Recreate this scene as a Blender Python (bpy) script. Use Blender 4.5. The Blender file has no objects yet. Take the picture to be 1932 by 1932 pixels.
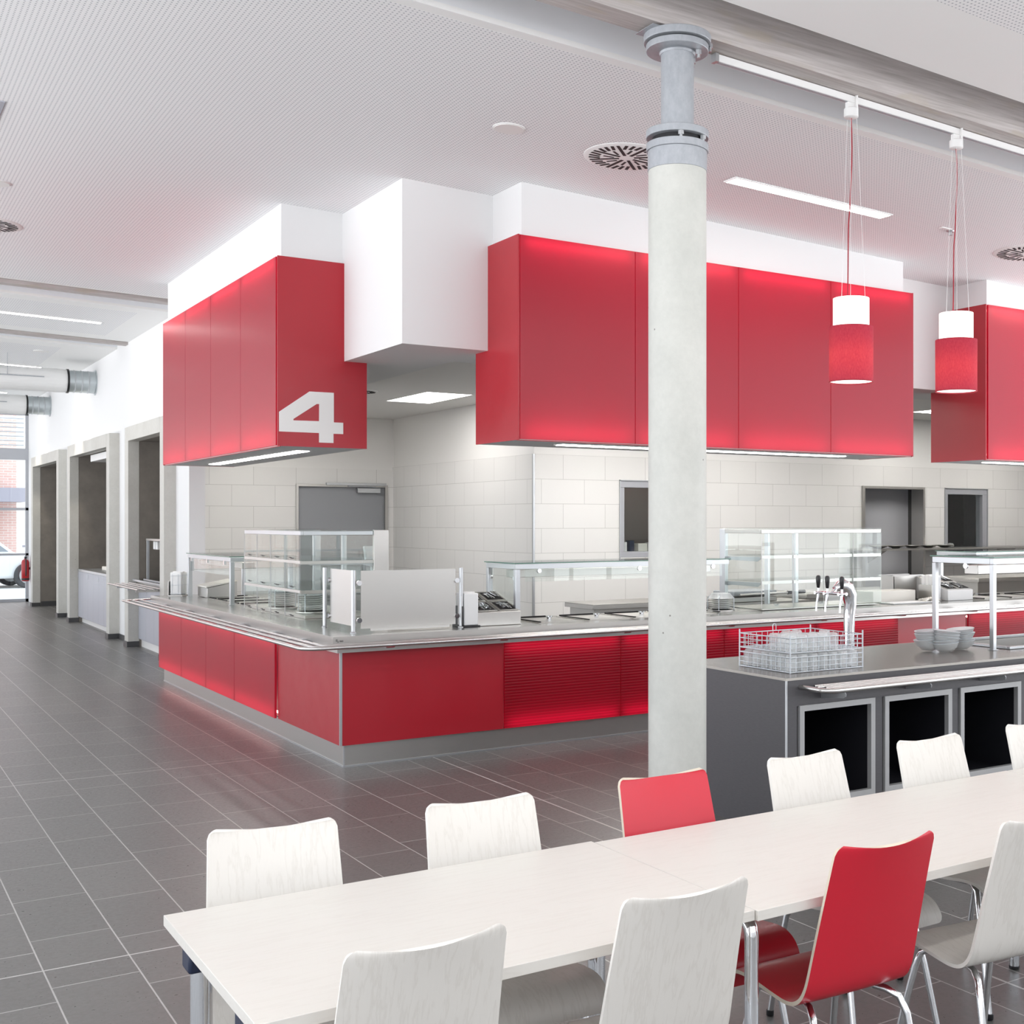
EXPO = -0.02
WORLD = 2.9
import bpy, bmesh, math, random
from mathutils import Vector, Matrix, Euler
random.seed(7)
PI = math.pi
S = bpy.context.scene
COL = S.collection
SL = 0.0295                      # roof slope along X
def cz(x, z0=4.337): return z0 - SL * x

# ------------------------------------------------------------------ nodes
def new_mat(name):
    m = bpy.data.materials.new(name); m.use_nodes = True
    nt = m.node_tree; nt.nodes.clear()
    return m, nt, nt.nodes, nt.links
def rgb(c): return (c[0], c[1], c[2], 1.0)
def pbr(name, col, rough=0.5, metal=0.0, spec=0.5, coat=0.0, emis=None, es=0.0):
    m, nt, N, L = new_mat(name)
    o = N.new('ShaderNodeOutputMaterial'); b = N.new('ShaderNodeBsdfPrincipled')
    b.inputs['Base Color'].default_value = rgb(col); b.inputs['Roughness'].default_value = rough
    b.inputs['Metallic'].default_value = metal; b.inputs['Specular IOR Level'].default_value = spec
    b.inputs['Coat Weight'].default_value = coat
    if emis:
        b.inputs['Emission Color'].default_value = rgb(emis); b.inputs['Emission Strength'].default_value = es
    L.new(b.outputs[0], o.inputs[0])
    m['_b'] = b.name
    return m
def bs(m): return m.node_tree.nodes[m['_b']]
def coords(m, kind='Object', scale=(1, 1, 1), loc=(0, 0, 0)):
    nt = m.node_tree; N = nt.nodes; L = nt.links
    mp = N.new('ShaderNodeMapping'); mp.inputs['Scale'].default_value = scale; mp.inputs['Location'].default_value = loc
    if kind == 'World':
        g = N.new('ShaderNodeNewGeometry'); L.new(g.outputs['Position'], mp.inputs[0])
    else:
        t = N.new('ShaderNodeTexCoord'); L.new(t.outputs[kind], mp.inputs[0])
    return mp.outputs[0]
def noise(m, vec, scale=5, detail=4, rough=0.55):
    N = m.node_tree.nodes; n = N.new('ShaderNodeTexNoise')
    n.inputs['Scale'].default_value = scale; n.inputs['Detail'].default_value = detail; n.inputs['Roughness'].default_value = rough
    m.node_tree.links.new(vec, n.inputs['Vector']); return n.outputs['Fac']
def ramp(m, fac, stops):
    N = m.node_tree.nodes; r = N.new('ShaderNodeValToRGB'); e = r.color_ramp.elements
    while len(e) < len(stops): e.new(0.5)
    for i, (p, c) in enumerate(stops):
        e[i].position = p; e[i].color = rgb(c) if len(c) == 3 else c
    m.node_tree.links.new(fac, r.inputs[0]); return r.outputs[0]
def mix(m, fac, a, b, mode='MIX'):
    N = m.node_tree.nodes; L = m.node_tree.links; x = N.new('ShaderNodeMix'); x.data_type = 'RGBA'; x.blend_type = mode
    for k, v in ((0, fac), (6, a), (7, b)):
        if hasattr(v, 'links'): L.new(v, x.inputs[k])
        elif k == 0: x.inputs[0].default_value = v
        else: x.inputs[k].default_value = rgb(v)
    return x.outputs[2]
def mth(m, op, a, b=None, c=None):
    N = m.node_tree.nodes; L = m.node_tree.links; x = N.new('ShaderNodeMath'); x.operation = op
    for k, v in enumerate((a, b, c)):
        if v is None: continue
        if hasattr(v, 'links'): L.new(v, x.inputs[k])
        else: x.inputs[k].default_value = v
    return x.outputs[0]
def bump(m, h, strength=0.2, dist=0.002):
    N = m.node_tree.nodes; L = m.node_tree.links; x = N.new('ShaderNodeBump')
    x.inputs['Strength'].default_value = strength; x.inputs['Distance'].default_value = dist
    L.new(h, x.inputs['Height']); L.new(x.outputs[0], bs(m).inputs['Normal'])
def setc(m, out): m.node_tree.links.new(out, bs(m).inputs['Base Color'])
def setr(m, out): m.node_tree.links.new(out, bs(m).inputs['Roughness'])
def sep(m, vec):
    N = m.node_tree.nodes; s = N.new('ShaderNodeSeparateXYZ'); m.node_tree.links.new(vec, s.inputs[0]); return s.outputs
def comb(m, x=None, y=None, z=None):
    N = m.node_tree.nodes; s = N.new('ShaderNodeCombineXYZ')
    for k, v in enumerate((x, y, z)):
        if v is not None: m.node_tree.links.new(v, s.inputs[k])
    return s.outputs[0]
def brick(m, vec, w, h, mortar, offset, c1, c2, cm, smooth=0.1):
    N = m.node_tree.nodes; b = N.new('ShaderNodeTexBrick'); b.offset = offset; b.offset_frequency = 2; b.squash = 1
    b.inputs['Scale'].default_value = 1; b.inputs['Brick Width'].default_value = w; b.inputs['Row Height'].default_value = h
    b.inputs['Mortar Size'].default_value = mortar; b.inputs['Mortar Smooth'].default_value = smooth
    b.inputs['Color1'].default_value = rgb(c1); b.inputs['Color2'].default_value = rgb(c2); b.inputs['Mortar'].default_value = rgb(cm)
    m.node_tree.links.new(vec, b.inputs['Vector']); return b.outputs

M = {}
# plain paints
M['white'] = pbr('white_plaster', (.78, .78, .78), .7)
n = noise(M['white'], coords(M['white'], 'World'), 60, 3); bump(M['white'], n, .05, .001)
M['signback'] = pbr('sign_inner_back', (.34, .30, .30), .7)
M['framealu'] = pbr('satin_aluminium_frame', (.42, .42, .42), .42, .35)
M['white2'] = pbr('smooth_ceiling_paint', (.89, .89, .88), .6)
M['fascia'] = pbr('recess_paint', (.84, .86, .89), .6)
M['kwhite'] = pbr('kitchen_paint', (.84, .83, .81), .55)
M['whitepanel'] = pbr('white_panel', (.82, .81, .79), .35)
M['alu'] = pbr('aluminium', (.56, .575, .59), .34, .85)
M['alu2'] = pbr('silver_powder_coat', (.50, .52, .54), .4, .35)
M['chrome'] = pbr('chrome', (.82, .83, .85), .07, 1)
M['greysteel'] = pbr('grey_painted_steel', (.40, .42, .45), .42, .25)
n = noise(M['greysteel'], coords(M['greysteel'], 'Object', (1, 1, .6)), 30, 5, .7)
setc(M['greysteel'], ramp(M['greysteel'], n, [(.3, (.36, .38, .41)), (.7, (.45, .47, .50))])); bump(M['greysteel'], n, .15, .002)
M['black'] = pbr('black_plastic', (.012, .012, .014), .35)
M['blueblack'] = pbr('dark_blue_plastic', (.012, .02, .05), .45)
M['darkgap'] = pbr('dark_slot', (.015, .012, .012), .7)
M['rubber'] = pbr('dark_socket_tile', (.06, .06, .062), .4)
M['doorgrey'] = pbr('grey_door_laminate', (.30, .31, .33), .45)
M['framegrey'] = pbr('grey_window_frame', (.45, .46, .49), .4, .3)
M['cabgrey'] = pbr('light_grey_cabinet', (.42, .43, .48), .35)
M['cream'] = pbr('cream_plastic', (.80, .77, .70), .5)
M['paper'] = pbr('white_paper', (.88, .88, .87), .8)
M['porcelain'] = pbr('white_porcelain', (.86, .86, .84), .18)
M['redplastic'] = pbr('red_plastic', (.65, .03, .02), .35)
M['blueplastic'] = pbr('blue_plastic', (.02, .05, .35), .4)
M['greywire'] = pbr('coated_wire', (.62, .66, .70), .35, .5)
M['extred'] = pbr('red_extinguisher_paint', (.45, .01, .015), .3)
M['cordred'] = pbr('red_textile_cord', (.33, .01, .025), .7)
M['cordwhite'] = pbr('white_wire', (.8, .8, .8), .5)
M['lampwhite'] = pbr('white_lamp_housing', (.85, .85, .84), .4)
M['duct'] = pbr('white_textile_duct', (.82, .82, .81), .8)
n = noise(M['duct'], coords(M['duct'], 'World', (.6, 3, 3)), 4, 3); bump(M['duct'], n, .5, .03)
M['galv'] = pbr('galvanised_collar', (.55, .60, .62), .3, .8)
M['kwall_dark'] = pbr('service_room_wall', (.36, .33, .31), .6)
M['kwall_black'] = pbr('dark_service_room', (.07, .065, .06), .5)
M['wood_brown'] = pbr('brown_shelf', (.14, .05, .03), .5)
M['niche'] = pbr('dark_taupe_niche', (.21, .185, .16), .6)  # niche reveals, a darker taupe than the portal concrete
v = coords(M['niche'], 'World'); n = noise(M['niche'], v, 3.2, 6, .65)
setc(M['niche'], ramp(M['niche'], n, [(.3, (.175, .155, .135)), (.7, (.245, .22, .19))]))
# brushed steel
def steel(name, col, rough, sc):
    m = pbr(name, col, rough, 1.0)
    n = noise(m, coords(m, 'World', sc), 8, 5, .7)
    setr(m, ramp(m, n, [(.25, (rough - .02,) * 3), (.75, (rough + .03,) * 3)]))
    setc(m, ramp(m, n, [(.2, tuple(c * .97 for c in col)), (.8, tuple(min(1, c * 1.02) for c in col))]))
    return m
M['steel'] = steel('brushed_steel', (.56, .545, .52), .36, (1.5, 1.5, 30))
M['railsteel'] = pbr('polished_rail_steel', (.66, .65, .63), .26, 1.0)
M['steeltop'] = steel('steel_worktop', (.60, .595, .57), .24, (40, 40, 40))
M['plinth'] = steel('scuffed_steel_plinth', (.52, .51, .49), .38, (2.5, 2.5, 6))
# red panels
M['red'] = pbr('red_solid_panel', (.42, .014, .026), .32, 0, .5)
n = noise(M['red'], coords(M['red'], 'World'), 2.5, 6, .6)
setr(M['red'], ramp(M['red'], n, [(.3, (.28,) * 3), (.7, (.40,) * 3)]))
M['redlacq'] = pbr('red_laminate_veneer', (.55, .014, .032), .30, 0, .5)
def translucent(name, col, tcol, rough, ribs=None, tw=.55):
    m, nt, N, L = new_mat(name)
    o = N.new('ShaderNodeOutputMaterial'); b = N.new('ShaderNodeBsdfPrincipled'); t = N.new('ShaderNodeBsdfTranslucent'); x = N.new('ShaderNodeMixShader')
    b.inputs['Base Color'].default_value = rgb(col); b.inputs['Roughness'].default_value = rough
    t.inputs['Color'].default_value = rgb(tcol); x.inputs[0].default_value = tw
    L.new(b.outputs[0], x.inputs[1]); L.new(t.outputs[0], x.inputs[2]); L.new(x.outputs[0], o.inputs[0])
    m['_b'] = b.name
    if ribs:
        v = sep(m, coords(m, 'World'))
        w = mth(m, 'SINE', mth(m, 'MULTIPLY', v[2], 2 * PI / ribs))
        bump(m, w, .35, .002)
        c = mix(m, mth(m, 'MULTIPLY_ADD', w, .5, .5), tuple(k * .72 for k in tcol), tcol)
        L.new(c, t.inputs['Color'])
    else:
        pass
    return m
M['redglow'] = translucent('red_backlit_panel', (.52, .020, .050), (.90, .035, .11), .30, tw=.42)
bs(M['redglow']).inputs['Coat Weight'].default_value = .3; bs(M['redglow']).inputs['Coat Roughness'].default_value = .18
M['redribs'] = translucent('red_ribbed_backlit_panel', (.36, .006, .020), (.80, .012, .085), .30, ribs=.022)
M['redshade'] = translucent('red_fabric_shade', (.40, .022, .065), (.88, .06, .12), .8, tw=.4)
n = noise(M['redshade'], coords(M['redshade'], 'Object', (1, 1, .35)), 160, 4, .7)
tn = [q for q in M['redshade'].node_tree.nodes if q.type == 'BSDF_TRANSLUCENT'][0]
M['redshade'].node_tree.links.new(ramp(M['redshade'], n, [(.3, (.26, .02, .04)), (.7, (.5, .08, .09))]), tn.inputs['Color'])
def emit(name, col, s):
    m, nt, N, L = new_mat(name); o = N.new('ShaderNodeOutputMaterial'); e = N.new('ShaderNodeEmission')
    e.inputs[0].default_value = rgb(col); e.inputs[1].default_value = s; L.new(e.outputs[0], o.inputs[0]); return m
M['lamp'] = emit('lamp_diffuser', (1, .975, .94), 18)
M['lampk'] = emit('kitchen_lamp_diffuser', (1, .965, .925), 19)
M['lampk2'] = emit('kitchen_corner_lamp_diffuser', (1, .965, .925), 9)
M['tube'] = emit('red_sign_tube', (1, .55, .5), 7)
M['tube2'] = emit('counter_tube', (1, .48, .45), 6)
M['shadeglow'] = emit('lit_white_lamp_cylinder', (1, .965, .90), 2.4)
M['bulb'] = emit('bulb', (1, .70, .40), 22)
# glass
def glass(name, tint, k=1.0, rough=0.0):
    m, nt, N, L = new_mat(name)
    o = N.new('ShaderNodeOutputMaterial'); t = N.new('ShaderNodeBsdfTransparent'); g = N.new('ShaderNodeBsdfGlossy'); x = N.new('ShaderNodeMixShader'); f = N.new('ShaderNodeLayerWeight')
    t.inputs[0].default_value = rgb(tint); g.inputs['Roughness'].default_value = rough; f.inputs[0].default_value = .5
    p = mth(m, 'POWER', f.outputs['Facing'], 5.0); q = mth(m, 'MULTIPLY_ADD', p, .6, .04 * k)
    L.new(mth(m, 'MINIMUM', q, .85), x.inputs[0])
    L.new(t.outputs[0], x.inputs[1]); L.new(g.outputs[0], x.inputs[2]); L.new(x.outputs[0], o.inputs[0]); return m
M['glass'] = glass('clear_glass', (.955, .975, .965))
M['glassedge'] = pbr('green_glass_edge', (.10, .22, .17), .1)
M['tumbler'] = glass('tumbler_glass', (.985, .99, .99), 1.6, .03)
nt = M['tumbler'].node_tree; oo = [q for q in nt.nodes if q.type == 'OUTPUT_MATERIAL'][0]; src = oo.inputs[0].links[0].from_socket
df = nt.nodes.new('ShaderNodeBsdfDiffuse'); df.inputs[0].default_value = (.9, .92, .92, 1); mx = nt.nodes.new('ShaderNodeMixShader'); mx.inputs[0].default_value = .32
nt.links.new(src, mx.inputs[1]); nt.links.new(df.outputs[0], mx.inputs[2]); nt.links.new(mx.outputs[0], oo.inputs[0])
M['hatchglass'] = glass('hatch_glass', (.9, .92, .92), 1.3)
# perforated ceiling
m = M['perf'] = pbr('perforated_plasterboard', (.82, .82, .83), .65)
v = sep(m, coords(m, 'World', (40, 38, 1)))
fx = mth(m, 'SUBTRACT', mth(m, 'FRACT', v[0]), .5); fy = mth(m, 'SUBTRACT', mth(m, 'FRACT', v[1]), .5)
d = mth(m, 'SQRT', mth(m, 'ADD', mth(m, 'MULTIPLY', fx, fx), mth(m, 'MULTIPLY', fy, fy)))
setc(m, mix(m, mth(m, 'LESS_THAN', d, .21), (.89, .89, .895), (.46, .47, .50)))
# floor tiles
m = M['floor'] = pbr('grey_floor_tiles', (.1, .1, .1), .4)
v = sep(m, coords(m, 'World'))
u = mth(m, 'ADD', v[1], 52.64); w = mth(m, 'ADD', v[0], 28.594)
b = brick(m, comb(m, u, w), .6, .3015, .003, .25, (.138, .134, .129), (.160, .155, .148), (.47, .46, .445))
n = noise(m, coords(m, 'World', (1, 2.5, 1)), 9, 6, .7)
c = mix(m, ramp(m, n, [(.3, (.25,) * 3), (.75, (.9,) * 3)]), b[0], mix(m, 1.0, b[0], (.80, .80, .80), 'MULTIPLY'))
lx = mth(m, 'LESS_THAN', mth(m, 'ABSOLUTE', mth(m, 'SUBTRACT', v[0], 3.555)), .006)
ly = mth(m, 'LESS_THAN', mth(m, 'ABSOLUTE', mth(m, 'SUBTRACT', v[1], 5.172)), .005)
ly2 = mth(m, 'LESS_THAN', mth(m, 'ABSOLUTE', mth(m, 'SUBTRACT', v[1], 8.91)), .005)
lm = mth(m, 'MAXIMUM', lx, mth(m, 'MAXIMUM', ly, ly2))
setc(m, mix(m, lm, c, (.50, .49, .475)))
n2 = noise(m, coords(m, 'World', (1, 1, 1)), 45, 5, .65)
setr(m, ramp(m, n2, [(.3, (.26,) * 3), (.7, (.40,) * 3)]))
bump(m, mth(m, 'ADD', mth(m, 'MULTIPLY', n2, .5), mth(m, 'MULTIPLY', b[1], -1.5)), .35, .0012)
# wall tiles
def walltile(name, u0, w=.6):
    m = pbr(name, (.8, .8, .8), .28)
    v = sep(m, coords(m, 'World'))
    u = mth(m, 'ADD', mth(m, 'ADD', v[0], v[1]), 60 - u0)
    b = brick(m, comb(m, u, mth(m, 'ADD', v[2], -.12 + 6)), w, .3, .0024, .5, (.80, .79, .77), (.82, .81, .79), (.50, .49, .47))
    setc(m, b[0]); bump(m, mth(m, 'MULTIPLY', b[1], -1), .3, .001); return m
M['tile_r'] = walltile('white_wall_tiles_back', .037 + .0)
M['tile_l'] = walltile('white_wall_tiles_left', .270)
M['tile_s'] = walltile('white_wall_tiles_side', .1)
# concrete
def concrete(name, a, b_, sc=1.0):
    m = pbr(name, a, .55)
    v = coords(m, 'World'); n = noise(m, v, 3 * sc, 8, .62); n3 = noise(m, v, 28 * sc, 5, .7)
    c = ramp(m, n, [(.25, b_), (.7, a)])
    vo = m.node_tree.nodes.new('ShaderNodeTexVoronoi'); vo.inputs['Scale'].default_value = 9
    m.node_tree.links.new(v, vo.inputs['Vector'])
    pit = mth(m, 'LESS_THAN', vo.outputs['Distance'], .042)
    c = mix(m, pit, mix(m, .35, c, ramp(m, n3, [(.3, tuple(k * .86 for k in a)), (.7, tuple(min(1, k * 1.05) for k in a))])), (.22, .21, .19))
    setc(m, c); bump(m, mth(m, 'SUBTRACT', n3, pit), .25, .003); return m
M['concrete'] = concrete('fair_faced_concrete', (.635, .635, .595), (.49, .50, .465))
M['concrete2'] = concrete('portal_concrete', (.60, .59, .55), (.50, .485, .44))
# timber
m = M['timber'] = pbr('glulam_timber', (.4, .35, .3), .6)
v = coords(m, 'World', (.8, 22, 22)); n = noise(m, v, 2.6, 8, .62); n2 = noise(m, coords(m, 'World', (2.2, 7, 7)), 1.3, 3, .5)
c = ramp(m, n, [(.25, (.36, .325, .305)), (.5, (.50, .46, .445)), (.75, (.62, .58, .565))])
c = mix(m, ramp(m, n2, [(.56, (0,) * 3), (.68, (.55,) * 3)]), c, (.47, .41, .33))
vo = m.node_tree.nodes.new('ShaderNodeTexVoronoi'); vo.inputs['Scale'].default_value = 2.1
m.node_tree.links.new(coords(m, 'World', (1, 3, 2.2)), vo.inputs['Vector'])
c = mix(m, mth(m, 'LESS_THAN', vo.outputs['Distance'], .05), c, (.17, .11, .075)); setc(m, c)
# white pigmented veneer
def veneer(name, sc, a=(.70, .67, .625), d=(.60, .565, .515), ring=10):
    m = pbr(name, a, .42)
    v = coords(m, 'Object', sc)
    n = noise(m, v, 1.6, 6, .6)
    w = mth(m, 'FRACT', mth(m, 'MULTIPLY', n, ring))
    c = mix(m, ramp(m, w, [(.0, (.55,) * 3), (.2, (.05,) * 3), (.8, (0,) * 3), (1, (.55,) * 3)]), a, d)
    n2 = noise(m, coords(m, 'Object', tuple(k * 9 for k in sc)), 3, 3)
    c = mix(m, mth(m, 'MULTIPLY', n2, .22), c, tuple(k * .86 for k in a))
    setc(m, c); return m
M['veneer'] = veneer('whitewashed_ply', (9, 1.3, 1.3), ring=8)
M['tabletop'] = veneer('whitewashed_tabletop', (.9, 9, 9), (.70, .672, .625), (.655, .62, .57), 7)
M['plyedge'] = pbr('ply_edge', (.66, .58, .47), .55)
M['whiteedge'] = pbr('white_ply_edge', (.78, .75, .70), .5)
# island laminate
m = M['charcoal'] = pbr('anthracite_laminate', (.085, .082, .088), .38)
n = noise(m, coords(m, 'World', (1, 1, 14)), 30, 4); setc(m, ramp(m, n, [(.3, (.076, .073, .08)), (.7, (.096, .092, .098))]))
M['islandtop'] = pbr('grey_brown_island_top', (.20, .185, .17), .24)
M['voidblack'] = pbr('black_compartment', (.012, .012, .016), .5)
# outside
M['extbrick'] = pbr('outside_brick', (.62, .26, .20), .8)
m = M['extbrick']; v = sep(m, coords(m, 'World'))
b = brick(m, comb(m, mth(m, 'ADD', v[0], 40), mth(m, 'ADD', v[2], 5)), .25, .085, .008, .5, (.74, .47, .42), (.80, .54, .49), (.82, .78, .75)); setc(m, b[0])
M['extwhite'] = pbr('outside_render', (.85, .84, .82), .8)
M['extground'] = pbr('outside_paving', (.72, .71, .69), .8)
M['extglass'] = pbr('outside_window', (.35, .38, .42), .1)
M['carpaint'] = pbr('white_car_paint', (.85, .86, .88), .2)
M['tyre'] = pbr('tyre', (.05, .05, .055), .7)
M['extslate'] = pbr('canopy_slate', (.35, .34, .40), .6)
M['leaf'] = pbr('leaf', (.10, .30, .04), .5)
M['blind'] = pbr('blind_lamella', (.62, .64, .68), .4)
M['tiles_dark'] = M['rubber']

# ------------------------------------------------------------------ mesh builder
OFF = {}
class MB:
    def __init__(s): s.bm = bmesh.new()
    def face(s, vs, mat=0, smooth=False):
        try: f = s.bm.faces.new(vs)
        except ValueError: return None
        f.material_index = mat; f.smooth = smooth; return f
    def hexa(s, p, mat=0):
        v = [s.bm.verts.new(q) for q in p]
        for q in ((0, 3, 2, 1), (4, 5, 6, 7), (0, 1, 5, 4), (1, 2, 6, 5), (2, 3, 7, 6), (3, 0, 4, 7)): s.face([v[i] for i in q], mat)
        return s
    def box(s, x0, x1, y0, y1, z0, z1, mat=0):
        if x0 > x1: x0, x1 = x1, x0
        if y0 > y1: y0, y1 = y1, y0
        if z0 > z1: z0, z1 = z1, z0
        return s.hexa([(x0, y0, z0), (x1, y0, z0), (x1, y1, z0), (x0, y1, z0), (x0, y0, z1), (x1, y0, z1), (x1, y1, z1), (x0, y1, z1)], mat)
    def sbox(s, x0, x1, y0, y1, a0, a1, mat=0):   # box whose bottom and top follow the roof slope
        return s.hexa([(x0, y0, cz(x0, a0)), (x1, y0, cz(x1, a0)), (x1, y1, cz(x1, a0)), (x0, y1, cz(x0, a0)),
                       (x0, y0, cz(x0, a1)), (x1, y0, cz(x1, a1)), (x1, y1, cz(x1, a1)), (x0, y1, cz(x0, a1))], mat)
    def obox(s, c, size, rot=(0, 0, 0), mat=0):
        R = Euler(rot).to_matrix(); c = Vector(c); h = [k / 2 for k in size]
        p = [(-1, -1, -1), (1, -1, -1), (1, 1, -1), (-1, 1, -1), (-1, -1, 1), (1, -1, 1), (1, 1, 1), (-1, 1, 1)]
        return s.hexa([c + R @ Vector((a * h[0], b * h[1], d * h[2])) for a, b, d in p], mat)
    def prism(s, poly, axis, a0, a1, mat=0, smooth=False):
        def P(u, v, a): return {'x': (a, u, v), 'y': (u, a, v), 'z': (u, v, a)}[axis]
        A = [s.bm.verts.new(P(u, v, a0)) for u, v in poly]; B = [s.bm.verts.new(P(u, v, a1)) for u, v in poly]; n = len(poly)
        s.face(A[::-1], mat); s.face(B, mat)
        for i in range(n): s.face([A[i], A[(i + 1) % n], B[(i + 1) % n], B[i]], mat, smooth)
        return s
    def tube(s, pts, r, seg=10, closed=False, mat=0, caps=True):
        pts = [Vector(p) for p in pts]; n = len(pts); rings = []; prev = None
        for i, p in enumerate(pts):
            if closed: t = pts[(i + 1) % n] - pts[i - 1]
            elif i == 0: t = pts[1] - pts[0]
            elif i == n - 1: t = pts[-1] - pts[-2]
            else: t = (pts[i + 1] - p).normalized() + (p - pts[i - 1]).normalized()
            t.normalize()
            if prev is None: a = t.orthogonal().normalized()
            else:
                a = prev - t * prev.dot(t)
                a = a.normalized() if a.length > 1e-6 else t.orthogonal().normalized()
            prev = a; b = t.cross(a); rr = r[i] if isinstance(r, (list, tuple)) else r
            rings.append([s.bm.verts.new(p + (a * math.cos(2 * PI * k / seg) + b * math.sin(2 * PI * k / seg)) * rr) for k in range(seg)])
        for i in range(n if closed else n - 1):
            A, B = rings[i], rings[(i + 1) % n]
            for k in range(seg): s.face([A[k], A[(k + 1) % seg], B[(k + 1) % seg], B[k]], mat, True)
        if caps and not closed: s.face(rings[0][::-1], mat); s.face(rings[-1], mat)
        return s
    def rod(s, a, b, r, seg=10, mat=0): return s.tube([a, b], r, seg, mat=mat)
    def lathe(s, prof, c=(0, 0, 0), seg=24, mat=0, axis='z', closed=False):
        rings = []
        for r, z in prof:
            ring = []
            for k in range(seg):
                a = 2 * PI * k / seg; x, y = r * math.cos(a), r * math.sin(a)
                q = {'z': (x, y, z), 'x': (z, x, y), 'y': (x, z, y)}[axis]
                ring.append(s.bm.verts.new((q[0] + c[0], q[1] + c[1], q[2] + c[2])))
            rings.append(ring)
        m = len(rings)
        for i in range(m if closed else m - 1):
            A, B = rings[i], rings[(i + 1) % m]
            for k in range(seg): s.face([A[k], A[(k + 1) % seg], B[(k + 1) % seg], B[k]], mat, True)
        if not closed:
            for ring, rv in ((rings[0], True), (rings[-1], False)):
                if (ring[0].co - ring[seg // 2].co).length > 1e-5: s.face(ring[::-1] if rv else ring, mat)
        return s
    def build(s, name, mats, parent=None, bevel=0, seg=2, sharp=True):
        if not isinstance(mats, (list, tuple)): mats = [mats]
        off = OFF.get(parent.name) if parent is not None else None
        if off is not None: bmesh.ops.translate(s.bm, verts=s.bm.verts, vec=-Vector(off))
        bmesh.ops.recalc_face_normals(s.bm, faces=s.bm.faces)
        me = bpy.data.meshes.new(name)
        s.bm.to_mesh(me); s.bm.free()
        for q in mats: me.materials.append(M[q] if isinstance(q, str) else q)
        if sharp and hasattr(me, 'set_sharp_from_angle'): me.set_sharp_from_angle(angle=math.radians(40))
        o = bpy.data.objects.new(name, me); COL.objects.link(o)
        if parent is not None:
            o.parent = parent; OFF[o.name] = OFF.get(parent.name)
        if bevel:
            md = o.modifiers.new('bevel', 'BEVEL'); md.width = bevel; md.segments = seg; md.limit_method = 'ANGLE'; md.angle_limit = math.radians(50)
        return o
def tag(o, label, cat, group=None, kind=None):
    o['label'] = label; o['category'] = cat
    if group: o['group'] = group
    if kind: o['kind'] = kind
    return o
def thing(name, label, cat, loc=(0, 0, 0), group=None):
    o = bpy.data.objects.new(name, None); COL.objects.link(o); o.location = loc; o.empty_display_size = .1
    OFF[o.name] = tuple(loc); return tag(o, label, cat, group)
def struct(name, mb, mat, label=None, parent=None, bevel=0):
    o = mb.build(name, mat, parent, bevel)
    if parent is None:
        o['kind'] = 'structure'
        if label: o['label'] = label
    return o
def dup(root, loc, rotz=0, label=None, group=None, rot=None, scale=None):
    r = root.copy(); COL.objects.link(r); r.location = loc; r.rotation_euler = rot or (0, 0, rotz)
    if scale: r.scale = scale
    if label: r['label'] = label
    if group: r['group'] = group
    for ch in list(root.children):
        c = ch.copy(); COL.objects.link(c); c.parent = r
        for g in list(ch.children):
            d = g.copy(); COL.objects.link(d); d.parent = c
    return r
def arc(c, r, a0, a1, n, plane='xy', k=0.0):
    out = []
    for i in range(n + 1):
        a = math.radians(a0 + (a1 - a0) * i / n); u, v = c[0] + r * math.cos(a), c[1] + r * math.sin(a)
        out.append({'xy': (u, v, k), 'yz': (k, u, v), 'xz': (u, k, v)}[plane])
    return out
# ------------------------------------------------------------------ camera
cam = bpy.data.objects.new('camera', bpy.data.cameras.new('camera')); COL.objects.link(cam)
YAW = 0.9626
cam.location = (0, 0, 1.70); cam.rotation_euler = (PI / 2, 0, YAW - PI / 2)
cam.data.sensor_width = 36; cam.data.lens = 2301.4 / 1932 * 36
cam.data.shift_x = (966 - 1288) / 1932; cam.data.shift_y = (984.6 - 966) / 1932
cam.data.clip_start = .05; cam.data.clip_end = 200
S.camera = cam
S.view_settings.view_transform = 'Standard'; S.view_settings.look = 'None'; S.view_settings.gamma = 1
S.view_settings.exposure = EXPO
S.cycles.max_bounces = 9; S.cycles.diffuse_bounces = 5; S.cycles.glossy_bounces = 4; S.cycles.transmission_bounces = 6
S.cycles.transparent_max_bounces = 24; S.cycles.caustics_reflective = False; S.cycles.caustics_refractive = False
S.cycles.sample_clamp_indirect = 4; S.cycles.use_denoising = True
# daylight: overcast sky, its lower half brightened to light the ceiling
w = bpy.data.worlds.new('world'); S.world = w; w.use_nodes = True
nt = w.node_tree; bg = nt.nodes['Background']
g = nt.nodes.new('ShaderNodeTexCoord'); sp = nt.nodes.new('ShaderNodeSeparateXYZ'); r = nt.nodes.new('ShaderNodeValToRGB')
nt.links.new(g.outputs['Generated'], sp.inputs[0])
mr = nt.nodes.new('ShaderNodeMapRange'); mr.inputs[1].default_value = -1; mr.inputs[2].default_value = 1
nt.links.new(sp.outputs[2], mr.inputs[0]); nt.links.new(mr.outputs[0], r.inputs[0])
e = r.color_ramp.elements
e[0].position = .0; e[0].color = (1.54, 1.55, 1.58, 1); e[1].position = 1; e[1].color = (.74, .82, .94, 1)
q = e.new(.485); q.color = (1.48, 1.50, 1.55, 1); q = e.new(.515); q.color = (.82, .85, .89, 1)
nt.links.new(r.outputs[0], bg.inputs[0]); bg.inputs[1].default_value = WORLD
def portal(name, loc, rot, sx, sy):
    l = bpy.data.lights.new(name, 'AREA'); l.shape = 'RECTANGLE'; l.size = sx; l.size_y = sy; l.cycles.is_portal = True
    o = bpy.data.objects.new(name, l); COL.objects.link(o); o.location = loc; o.rotation_euler = rot
portal('daylight_left', (-3.6, 12.8, 2.1), (PI / 2, 0, -PI / 2), 33, 4.2)
portal('added_daylight_rear', (3.85, -3.8, 3.07), (PI / 2, 0, 0), 14.8, 2.6)  # portal for the added rear windows
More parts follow.
